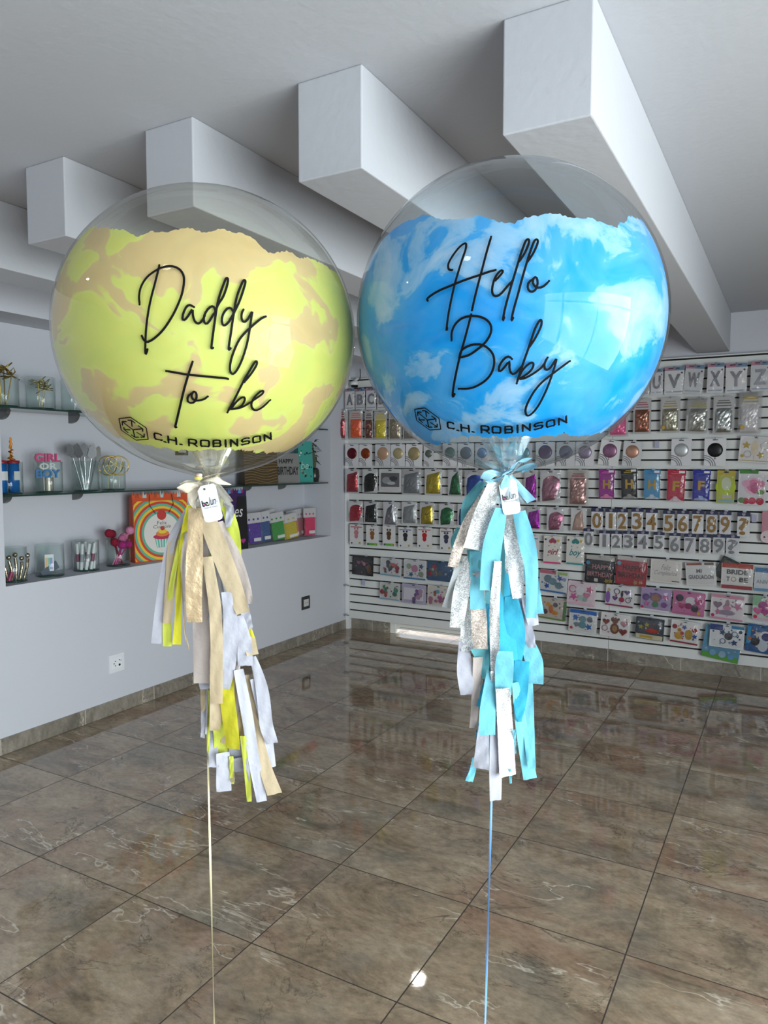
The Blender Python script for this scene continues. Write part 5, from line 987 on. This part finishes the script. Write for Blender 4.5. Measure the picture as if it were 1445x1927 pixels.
# bows
def bow(org, dep, m, lab, s, ox, oy, loops_):
    root = empty('ribbon_bow', org); tag(root, lab, 'bow', 'satin bows under the balloons')
    for i, (nm, off, tw, pts) in enumerate(loops_): strip(root, org, [(ox+x*s, oy+y*s, w*s*1.2) for x, y, w in pts], m, dep+off, 50+i, name=nm, amp=.0012, twist=tw, n=18)
    return root
SY = mat('e0d8c8', .3, spec=.6, trans=.2); SB = mat('94cadc', .3, spec=.6, trans=.2)
f2 = .22145
bow(oY, depY-.045, SY, 'cream satin bow tied at the neck of the yellow balloon', f2, 340, 780, [
 ('bow_loop', .0, .2, [(165,590,30),(90,600,60),(20,640,75),(5,650,60)]), ('bow_loop', .004, -.2, [(185,585,24),(80,570,30),(10,600,40)]), ('bow_tail', -.004, .1, [(175,590,40),(120,640,70),(95,720,60),(120,800,14)]), ('bow_tail', -.002, .3, [(200,560,30),(280,550,50),(350,580,36),(425,598,8)]),
 ('bow_tail', .01, .2, [(200,530,20),(300,510,30),(400,490,10)]), ('bow_tail', .006, .1, [(170,520,20),(90,480,34),(30,455,12)]), ('bow_loop', .01, 0, [(260,540,40),(300,520,40),(330,545,20)]), ('bow_knot', -.012, 0, [(160,560,50),(190,560,60),(215,550,50)])])
b = MB(); b.ball((0, 0, 0), .007, mat('e0d868', .3), 8, (1.3, .8, .7)); b.ball((.005, -.003, .005), .006, mat('e8c8c4', .3), 8, (1.2, .8, .6)); o = b.build('knot_bead'); o.location = at_depth(373, 899, depY-.07); tag(o, 'tiny yellow and pink rolled knot on the cream bow', 'bead')
f4 = .36866
bow(oB, depB-.045, SB, 'light blue satin bow tied at the neck of the blue balloon', f4, 820, 820, [
 ('bow_loop', .0, .25, [(360,200,16),(310,185,34),(270,200,44),(250,225,40)]), ('bow_loop', .006, -.2, [(350,200,10),(300,230,18),(258,236,20)]), ('bow_loop', -.002, -.3, [(370,195,16),(420,165,44),(465,160,60),(482,175,64)]), ('bow_loop', .006, .2, [(370,190,14),(420,130,24),(475,125,34)]),
 ('bow_tail', -.008, .1, [(365,200,20),(355,260,44),(350,320,50),(338,400,20)]), ('bow_tail', -.006, .3, [(375,205,20),(410,240,26),(450,290,36),(488,335,40)]), ('bow_tail', .01, 0, [(330,130,20),(310,60,34),(300,40,20)]), ('bow_tail', .01, .3, [(370,120,24),(390,60,40),(400,30,14)]), ('bow_knot', -.012, 0, [(345,185,30),(362,190,36),(378,185,30)])])
# tags
def gift_tag(quad, dep, lab, hole, cover):
    c = [at_depth(x, y, dep) for x, y in quad]; org = (c[0]+c[1]+c[2]+c[3])/4; o = empty('gift_tag', org); tag(o, lab, 'gift tag', 'white shop tags')
    ux = ((c[1]-c[0])+(c[2]-c[3]))*.5; uz = ((c[0]-c[3])+(c[1]-c[2]))*.5; w, h_ = ux.length, uz.length; ux.normalize(); uz = (uz-ux*uz.dot(ux)).normalized(); uy = uz.cross(ux)
    o.matrix_world = Matrix((ux, uy, uz)).transposed().to_4x4(); o.location = org
    b = MB(); r = .007; ch = w*.22
    pts = [(-w/2+ch, h_/2), (w/2-ch*.5, h_/2), (w/2, h_/2-ch*.5)]+[(s_*(w/2-r)+r*math.cos(a), -h_/2+r+r*math.sin(a)) for s_, a0 in ((1, 2*PI), (-1, 1.5*PI)) for a in (a0, a0-PI/4, a0-PI/2)]+[(-w/2, h_/2-ch)]
    b.poly(pts, .0005, .001, mat('cdd1db', .4)); b.disc(-w*.12, h_*.4, w*.06, -.0006, .0004, mat('4a4a3c', .5))
    k = M_BLACK; z = h_*.02
    b.text('ba', -w*.24, z, w*.36, h_*.17, -.0012, k, .03); b.text('lun', w*.15, z+h_*.03, w*.38, h_*.22, -.0012, k, .0, .35)
    b.disc(w*.39, z-h_*.01, w*.03, -.0006, .0004, mat('4fb0b0', .5)); b.disc(-w*.315, z-h_*.035, w*.04, -.0014, .0004, mat('c05ca0', .5)); b.disc(-w*.13, z-h_*.035, w*.03, -.0014, .0004, mat('d8d860', .5))
    b.text('Globos & Eventos', 0, z-h_*.13, w*.72, h_*.035, -.001, mat('55585c', .5)); b.build('tag_card', o)
gift_tag([(373, 914), (404, 911), (421, 975), (383, 987)], depY-.062, 'white shop tag reading balun, hanging from the cream bow', None, None)
gift_tag([(937, 906), (970, 902), (981, 964), (948, 971)], depB-.049, 'white shop tag reading balun, half covered by the blue bow tail', None, None)

# ------------------------------------------------------------------ lamps
def lamp(x, y, z, r, lab, power):
    o = empty('ceiling_lamp', (x, y, z)); tag(o, lab, 'lamp', 'round ceiling lamps')
    b = MB(); b.lathe([(0, 0), (r*1.2, 0), (r*1.2, -.012), (r, -.014), (r, -.004), (0, -.004)], M_WHITE, n=28); b.build('rim', o)
    em = bpy.data.materials.get('lamp_glow')
    if not em:
        em = bpy.data.materials.new('lamp_glow'); em.use_nodes = True; q = em.node_tree.nodes['Principled BSDF']; q.inputs['Emission Color'].default_value = (1, .97, .9, 1); q.inputs['Emission Strength'].default_value = 70
    b = MB(); b.lathe([(0, -.008), (r*.98, -.008)], em, n=28); b.build('diffuser', o)
lamp(-.70, -.13, ZC, .08, 'round ceiling lamp near the balloons, reflected in both of them', 0)
lamp(-2.43, 4.89, ZB, .05, 'small round lamp under a far ceiling beam, hidden behind the blue balloon', 0)
lamp(-2.4, -.1, ZC, .05, 'small round ceiling lamp to the left of the balloons', 0)
def area(name, loc, rot, sx, sy, power, col=(1, 1, 1)):
    l = bpy.data.lights.new(name, 'AREA'); l.shape = 'RECTANGLE'; l.size = sx; l.size_y = sy; l.energy = power; l.color = col
    o = bpy.data.objects.new(name, l); COL.objects.link(o); o.location = loc; o.rotation_euler = rot; return o
area('window_daylight', (XR+.25, (WY0+WY1)/2, 1.25), (0, math.radians(90), 0), 2.3, WY1-WY0, 390, (.955, .985, 1))
area('door_daylight', ((DX0+DX1)/2, YB+.7, 1.3), (math.radians(-90), 0, 0), .9, 1.5, 45, (.95, .98, 1))
w = bpy.data.worlds.new('world'); SC.world = w; w.use_nodes = True; bg = w.node_tree.nodes['Background']; bg.inputs[0].default_value = (.86, .93, 1, 1); bg.inputs[1].default_value = 1.5
SC.view_settings.view_transform = 'Standard'; SC.view_settings.look = 'None'; SC.view_settings.exposure = .06; SC.view_settings.gamma = 1; SC.view_settings.use_curve_mapping = False
cy = SC.cycles; cy.use_denoising = True; cy.use_adaptive_sampling = True; cy.adaptive_threshold = .05; cy.max_bounces = 8; cy.transparent_max_bounces = 16; cy.diffuse_bounces = 4; cy.glossy_bounces = 4; cy.sample_clamp_indirect = 6; cy.caustics_reflective = False; cy.caustics_refractive = False
